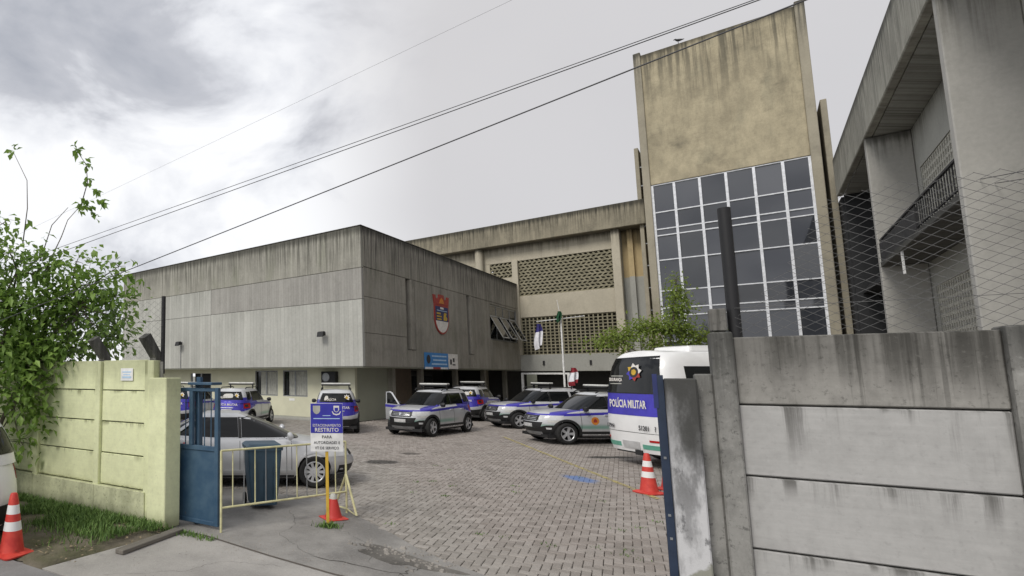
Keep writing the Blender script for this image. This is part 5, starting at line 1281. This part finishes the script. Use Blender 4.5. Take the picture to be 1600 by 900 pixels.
for sd in (1, -1):
    tl = sh.end_patch('tail_light', 'tail_red', bus, *((.91, .99) if sd > 0 else (-.985, -.87)), 1.10, 1.78, False, .016, 5, 6, th=.03)
    sh.end_patch('indicator', 'amber', tl, *((.915, .985) if sd > 0 else (-.98, -.875)), 1.25, 1.45, False, .020, 4, 2, th=.02); sh.end_patch('reverse_lamp', 'lamp_clear', tl, *((.915, .985) if sd > 0 else (-.98, -.875)), 1.11, 1.22, False, .020, 4, 2, th=.02)
    for k_ in range(4): sh.side_patch('side_window', 'car_glass', bus, -2.75+k_*1.42, -1.42+k_*1.42, 1.72, 2.46, sd, .008, 8, 6)
    sh.side_patch('side_band', 'livery_blue', bus, -3.2, 2.6, 1.40, 1.64, sd, .005, 20, 2); sh.side_patch('green_band', 'livery_green', bus, -3.2, 2.9, .55, .68, sd, .005, 20, 1)
    mirror_part(bus, 3.0, 1.0, 1.9, sd, 'car_black')
    for wx in (2.1, -1.75): arch_ring(sh, 'wheel_arch', 'bus_white', bus, wx, .42, .495, .53, sd, .012)
sh.end_patch('green_band', 'livery_green', bus, -.985, -.33, .46, .57, False, .008, 12, 1); sh.end_patch('green_band', 'livery_green', bus, .33, .97, .46, .57, False, .008, 12, 1)
sh.end_patch('number_plate', 'plate_grey', bus, -.25, .25, .44, .62, False, .016, 6, 2, th=.02); sh.end_patch('bumper_gap', 'car_black', bus, -.96, .96, .835, .845, False, .006, 16, 1)
sh.end_patch('reflector', 'tail_red', bus, -.72, -.52, .64, .69, False, .012, 4, 1); sh.end_patch('reflector', 'tail_red', bus, .72, .86, .64, .69, False, .012, 4, 1)
sh.end_patch('windscreen', 'car_glass', bus, -.9, .9, 1.45, 2.55, True, .008, 16, 8)
m = MB(); m.box(-3.1, 3.0, -.85, .85, .28, .44); m.box(-2.3, -1.2, -.85, .85, .4, 1.0); m.box(1.55, 2.65, -.85, .85, .4, 1.0); m.box(-3.42, -3.0, -.3, -.1, .30, .42); m.build('underbody', 'car_black', bus)
m = MB(); stack(m, [rrect(.9, .55, .12, 2.84), rrect(.86, .52, .12, 2.96), rrect(.7, .4, .12, 2.99)]); rp = m.build('roof_unit', 'bus_white', bus, smooth=40); rp.location = (-1.3, 0, 0)
put_wheels(bus, (2.1, -1.75), .92, .40, .24, 8, 'bus')
rrot = (math.pi/2, 0, -math.pi/2)
def rear_text(body, size, mat, y, z, bold=.004, sx=1.0, off=.014):
    p_ = sh.PE(max(-.9, min(.9, y/1.04)), z, False, off); p2 = sh.PE(0, z, False, off)
    o = text(body, size, mat, bus, (p2[0] if abs(y) < .5 else p_[0]-.02, y, z), rrot, bold=bold, sx=sx)
    return o
rear_text('POLÍCIA MILITAR', .27, 'crest_white', .03, 1.52, .006, .55)
rear_text('SEGURANÇA', .115, 'crest_white', .42, 2.13, .003, .62, .02); sh.end_patch('print_line', 'curtain', bus, .20, .66, 2.215, 2.235, False, .016, 8, 1); sh.end_patch('print_line', 'curtain', bus, .22, .64, 2.02, 2.04, False, .016, 8, 1)
rear_text('17', .14, 'ink_black', .72, .95, .003, .8); rear_text('9N', .14, 'ink_black', .55, .95, .003, .8); rear_text('51201', .16, 'ink_black', -.45, .96, .003, .8); rear_text('?', .17, 'ink_black', -.72, .96, .003, .9)
def badge(y, z, sc):
    p_ = sh.PE(y/1.04, z, False, .02); root = link('badge', None, bus, loc=(p_[0]-.012, y, z)); root.rotation_euler = (0, R(8), 0)
    me_ = None
    m = MB(); st = []
    for i in range(16): a = 2*math.pi*(i+.5)/16; r_ = .30*sc if i % 2 == 0 else .21*sc; st.append((-r_*math.cos(a), r_*math.sin(a)))
    cols = ['crest_white', 'crest_white', 'crest_white', 'crest_gold', 'livery_blue', 'livery_blue', 'crest_red', 'crest_red']
    for k_ in range(8):
        m = MB(); tri = [(0, 0), st[(2*k_-1) % 16], st[2*k_], st[(2*k_+1) % 16]]; m.prism(tri, 'x', -.004-.0004*k_, 0)
        m.build('star_point', cols[k_], root)
    m = MB(); m.lathe([(.09*sc, -.004), (.17*sc, -.004), (.17*sc, -.012), (.09*sc, -.012)], 20, Matrix.Rotation(R(90), 4, 'Y'), closed=True); m.build('ring', 'ink_black', root)
    m = MB(); m.lathe([(0, -.012), (.105*sc, -.012), (.105*sc, -.006)], 20, Matrix.Rotation(R(90), 4, 'Y')); m.build('core', 'crest_gold', root)
badge(-.16, 2.32, .78)

# ------------------------------------------------------------------ vegetation
t = NT('leaf'); oi = t.n('ShaderNodeNewGeometry').outputs['Random Per Island']; o_ = t.obj()
c = t.mix(oi, (.10, .19, .035), (.29, .43, .10)); c = t.mix(t.rng(t.noise(o_, 1.4, 3), .45, .7, 0, .6), c, (.20, .31, .085))
t.b.inputs['Subsurface Weight'].default_value = 0.0
t.fin(c, .55)
tr = t.n('ShaderNodeBsdfTranslucent'); t.put(tr.inputs[0], t.mix(.5, c, (.26, .42, .07))); mxs = t.n('ShaderNodeMixShader'); mxs.inputs[0].default_value = .4
t.t.links.new(t.b.outputs[0], mxs.inputs[1]); t.t.links.new(tr.outputs[0], mxs.inputs[2]); t.t.links.new(mxs.outputs[0], t.t.nodes['Material Output'].inputs[0])
def leaf_mat(name, a, b, tc):
    t = NT(name); oi = t.n('ShaderNodeNewGeometry').outputs['Random Per Island']; c = t.mix(oi, a, b); t.fin(c, .55)
    tr = t.n('ShaderNodeBsdfTranslucent'); t.put(tr.inputs[0], tc); mxs = t.n('ShaderNodeMixShader'); mxs.inputs[0].default_value = .4
    t.t.links.new(t.b.outputs[0], mxs.inputs[1]); t.t.links.new(tr.outputs[0], mxs.inputs[2]); t.t.links.new(mxs.outputs[0], t.t.nodes['Material Output'].inputs[0])
leaf_mat('leaf_yellow', (.12, .19, .035), (.29, .38, .08), (.34, .42, .08))
t = NT('bark'); o_ = t.obj(); n_ = t.noise(t.vscale(o_, (1, 1, .25)), 14, 5); t.bump(n_, .6, .015); t.fin(t.mix(n_, (.06, .05, .04), (.20, .17, .135)), .95)
t = NT('grass_blade'); gi = t.n('ShaderNodeNewGeometry').outputs['Random Per Island']; t.fin(t.mix(gi, (.055, .12, .022), (.16, .26, .06)), .7)
def leaf(m, p, d, n, L, wd, rr):
    """pointed leaf folded along the midrib"""
    d = d.normalized(); s = d.cross(n)
    if s.length < 1e-4: s = d.orthogonal()
    s.normalize(); up = s.cross(d)
    a = p; b = p+d*L*.45+s*wd+up*L*.10; c_ = p+d*L-up*L*.12; e_ = p+d*L*.45-s*wd+up*L*.10; mid_ = p+d*L*.48
    m.add([a, b, c_, e_, mid_], [(0, 4, 1), (1, 4, 2), (2, 4, 3), (3, 4, 0)])
def rv(rr): return Vector((rr.gauss(0, 1), rr.gauss(0, 1), rr.gauss(0, 1))).normalized()
def foliage_tree(name, label, base, trunk_pts, trunk_r, blobs, nleaf, L, rr, whips=(), limbs=26, mat='leaf', droop=.35):
    t_ = thing(name, label, 'tree', tuple(base))
    m = MB()
    for pts, r_ in zip(trunk_pts, trunk_r): m.tube(pts, r_, 8)
    heads = [Vector(p[-1]) for p in trunk_pts]; mids = [Vector(p[len(p)//2]) for p in trunk_pts]
    twigs = []
    tot = sum(b[3] for b in blobs)
    for (c_, rad, dens, wgt) in blobs:
        c_ = Vector(c_); src = min(heads+mids, key=lambda h: (h-c_).length)
        mdl = src.lerp(c_, .55)+rv(rr)*.12; m.tube([src, mdl, c_], [.022, .014, .007], 5)
        nt_ = max(3, int(limbs*wgt/tot*len(blobs)/2))
        for k_ in range(nt_):
            e_ = c_+Vector((rr.gauss(0, .5)*rad[0], rr.gauss(0, .5)*rad[1], rr.gauss(0, .5)*rad[2]))
            m.tube([c_, c_.lerp(e_, .5)+rv(rr)*.06, e_], [.008, .005, .002], 4, cap=False); twigs.append((c_, e_, dens, wgt))
    lm = MB(); W_ = sum(w_ for *_, w_ in twigs)
    for c_, e_, dens, wgt in twigs:
        n = int(nleaf*wgt/W_)
        for k_ in range(n):
            f = rr.uniform(.15, 1.12); sp_ = .10+.13*dens
            p = c_.lerp(e_, f)+Vector((rr.gauss(0, sp_), rr.gauss(0, sp_), rr.gauss(0, sp_*.8)))
            d = (p-c_).normalized()*.5+rv(rr)*.8+Vector((0, 0, -droop)); leaf(lm, p, d, Vector((0, 0, 1))+rv(rr)*.5, L*rr.uniform(.4, 1.3), L*rr.uniform(.20, .34), rr)
    for pts, clumps in whips:
        m.tube(pts, [.012-.007*i/(len(pts)-1) for i in range(len(pts))], 5)
        for cpt, cr_, n in clumps:
            for k_ in range(n):
                p = Vector(cpt)+rv(rr)*cr_*rr.random(); leaf(lm, p, rv(rr)+Vector((0, 0, -.4)), Vector((0, 0, 1))+rv(rr)*.4, L*rr.uniform(.6, 1.1), L*.27, rr)
    m.build('trunk', 'bark', t_, smooth=True); lm.build('crown', mat, t_, kind='stuff')
    return t_
rr = random.Random(21)
# street tree in front of the yellow wall; offsets in metres: x to the right, y away, z up (world axes)
tb = sw(-3.95, -.62)
def st_(x, y, z): return (x, y, z)
TP = [[(0, 0, 0), (.05, .02, .8), (-.02, .05, 1.6), (.12, .0, 2.4), (.25, .05, 3.2), (.4, .05, 4.2)], [(.02, .02, .5), (.25, .0, 1.4), (.55, .05, 2.2), (1.0, .05, 2.9), (1.6, .05, 3.5)], [(0, 0, .6), (-.35, .1, 1.6), (-.6, .1, 2.8), (-.6, .1, 4.6)]]
TR = [[.085, .07, .055, .04, .03, .018], [.05, .04, .03, .02, .012], [.06, .045, .03, .02]]
BL = [((.1, 0, 1.0), (.5, .4, .5), .6, .6), ((.65, -.15, 1.1), (.45, .3, .45), .6, .45), ((.75, -.15, 1.75), (.6, .4, .5), .7, .9), ((1.1, -.1, 2.2), (.5, .3, .3), .7, .6), ((-.5, 0, 1.7), (.8, .6, .7), .8, 1.3), ((.5, .1, 2.55), (.9, .6, .55), .9, 1.7), ((1.35, .1, 2.75), (.7, .5, .42), .9, 1.3), ((2.0, .1, 3.1), (.6, .5, .4), .9, 1.1),
      ((-.5, 0, 2.8), (.9, .6, .7), .9, 1.7), ((1.1, .15, 3.5), (.8, .5, .5), .9, 1.6), ((2.25, .1, 3.75), (.45, .4, .35), .8, .7), ((1.75, .1, 3.95), (.6, .4, .4), .8, 1.0), ((.3, 0, 3.5), (.9, .5, .6), .9, 1.6), ((-.6, .1, 3.9), (.8, .5, .7), .9, 1.5),
      ((.9, .1, 4.3), (.6, .4, .35), .8, .9), ((.25, 0, 4.55), (.55, .4, .4), .7, .8), ((-.5, .1, 4.9), (.45, .4, .6), .8, .9), ((.1, 0, 5.1), (.35, .3, .25), .5, .3), ((2.45, .1, 3.3), (.3, .3, .25), .6, .3), ((2.3, .1, 4.3), (.35, .3, .2), .5, .35), ((1.5, .1, 4.4), (.35, .3, .25), .6, .35)]
WH = [([(.9, .1, 4.2), (1.19, .1, 4.87), (1.3, .1, 5.2), (1.55, .1, 5.5)], [((1.6, .1, 5.5), .2, 26), ((1.95, .1, 5.5), .16, 18), ((1.8, .1, 5.35), .14, 12), ((1.85, .1, 5.75), .1, 8)]),
      ([(1.55, .1, 5.5), (1.66, .1, 5.95), (1.62, .1, 6.3), (1.42, .1, 6.6)], [((1.68, .1, 6.0), .10, 9), ((1.66, .1, 6.3), .11, 11), ((1.42, .1, 6.6), .13, 14)]),
      ([(.5, 0, 4.7), (.56, 0, 5.4), (.53, 0, 5.95), (.25, 0, 6.5)], [((.22, 0, 6.55), .11, 9)]),
      ([(.8, .1, 4.4), (1.0, .1, 5.1), (1.3, .1, 5.45)], [])]
foliage_tree('street_tree', 'leafy green young tree against the yellow wall at the left', tb, TP, TR, BL, 8200, .175, rr, WH, 24)
# small yard tree behind the minibus
rr = random.Random(5)
yb = Vector((18.4, 24.0, 0))
TP = [[(0, 0, 0), (-.05, 0, 1.4), (.05, 0, 2.6), (.1, 0, 3.4)], [(0, 0, 2.2), (-.9, 0, 3.1), (-1.7, 0, 3.7)], [(.05, 0, 2.4), (.8, .1, 3.2), (1.5, 0, 3.8)], [(.05, 0, 2.8), (.55, 0, 4.2), (.85, 0, 6.5)]]
TR = [[.10, .085, .07, .05], [.05, .035, .02], [.05, .035, .02], [.045, .03, .012]]
BL = [((-2.3, 0, 3.75), (.75, .7, .32), .8, 1.1), ((-1.5, 0, 4.0), (.8, .8, .4), .9, 1.3), ((-.7, .1, 4.35), (.8, .8, .42), .9, 1.3), ((.2, 0, 4.35), (.8, .8, .45), .9, 1.3), ((1.0, 0, 4.2), (.8, .8, .45), .9, 1.3), ((1.75, 0, 3.9), (.7, .7, .4), .9, 1.1), ((.75, 0, 5.1), (.5, .4, .5), .8, 1.3), ((.9, 0, 5.8), (.34, .3, .5), .7, 1.0), ((.85, 0, 6.5), (.25, .25, .35), .6, .5), ((-.3, 0, 3.6), (.9, .8, .4), .8, .9), ((.9, 0, 3.5), (.9, .8, .35), .8, .9), ((-1.6, 0, 3.35), (.6, .6, .25), .7, .5)]
foliage_tree('yard_tree', 'small spreading yellow green tree behind the minibus', yb, TP, TR, BL, 5200, .16, rr, (), 40, 'leaf_yellow')

# tree line down the street, seen through the gap at the far left
rr = random.Random(9)
for k_, (x, y, h) in enumerate(((-14.5, 24.0, 4.6), (-11.0, 27.5, 4.2))):
    TP = [[(0, 0, 0), (.1, 0, h*.35), (0, .1, h*.6)]]; TR = [[.16, .12, .08]]
    BL = [((rr.uniform(-1.5, 1.5), rr.uniform(-1, 1), h*rr.uniform(.55, .95)), (1.0, 1.0, .8), 1.2, 1.0) for q in range(9)]
    foliage_tree('background_tree', ('bushy green tree far behind the street tree at the left edge', 'lower bushy green tree beyond the yellow wall')[k_], (x, y, 0), TP, TR, BL, 2600, .30, rr, (), 14)

# grass on the verge and weeds at the sign post
def blades(name, label, n, place, rr, h=(.03, .13)):
    m = MB()
    for k_ in range(n):
        p = place(rr)
        if p is None: continue
        a = rr.random()*6.283; L = rr.uniform(*h); w_ = rr.uniform(.004, .009); ln = rr.uniform(.2, .9)*L; b = a+rr.gauss(0, .5)
        x, y, z = p; dx, dy = math.cos(a)*w_, math.sin(a)*w_; lx, ly = -math.sin(b)*ln, math.cos(b)*ln
        m.add([(x-dx, y-dy, z), (x+dx, y+dy, z), (x+dx*.7+lx*.4, y+dy*.7+ly*.4, z+L*.6), (x-dx*.7+lx*.4, y-dy*.7+ly*.4, z+L*.6), (x+lx, y+ly, z+L)], [(0, 1, 2, 3), (3, 2, 4)])
    o = m.build(name, 'grass_blade', None, kind='stuff'); o['label'] = label; o['category'] = 'grass'
def verge_place(rr):
    s = rr.uniform(-7, .05); d = -.10-abs(rr.gauss(0, .8))
    if d < -1.75 or (s > -.1 and d < -.45): return None
    if d < -1.25 and rr.random() < .7: return None
    if math.sin(s*2.1+d*3)+math.sin(s*5.3-d*2.2) < -.9 and d < -.4: return None
    q = sw(s, d, .02+.05*math.sin(math.pi*(d+2.14)/2.14)); return (q.x, q.y, q.z)
blades('verge_grass', 'rough green grass on the verge below the yellow wall', 24000, verge_place, random.Random(2))
blades('weeds', 'tuft of weeds at the foot of the sign post', 260, lambda rr: (1.27+rr.gauss(0, .08), 8.42+rr.gauss(0, .06), 0), random.Random(3), (.03, .09))
def joint_weed(rr):
    k_ = rr.randrange(26); r2 = random.Random(100+k_); s, d = r2.uniform(1.5, 6.0), r2.uniform(.7, 9.0)
    if inside((s, d), PATCH): return None
    q = sw(s+rr.gauss(0, .05), d+rr.gauss(0, .05)); return (q.x, q.y, -.005)
blades('joint_weeds', 'tiny weeds sprouting from the paving joints', 520, joint_weed, random.Random(8), (.012, .035))
blades('track_weeds', 'thin weeds along the gate track and pillar foot', 420, lambda rr: tuple(sw(rr.uniform(-.3, .9), -.14+rr.gauss(0, .05), 0)), random.Random(18), (.02, .07))
rl = random.Random(6); m = MB()
for k_ in range(420):
    s = rl.uniform(-6, .2); d = rl.uniform(-2.1, -.2); p = sw(s, d, .05+rl.random()*.03); leaf(m, p, Vector((rl.gauss(0, 1), rl.gauss(0, 1), rl.gauss(0, .15))), Vector((0, 0, 1))+rv(rl)*.3, rl.uniform(.03, .08), .015, rl)
plain('dry_leaf', (.24, .19, .12), .9); o = m.build('leaf_litter', 'dry_leaf', None, kind='stuff'); o['label'] = 'dry fallen leaves scattered on the bare verge'; o['category'] = 'leaves'
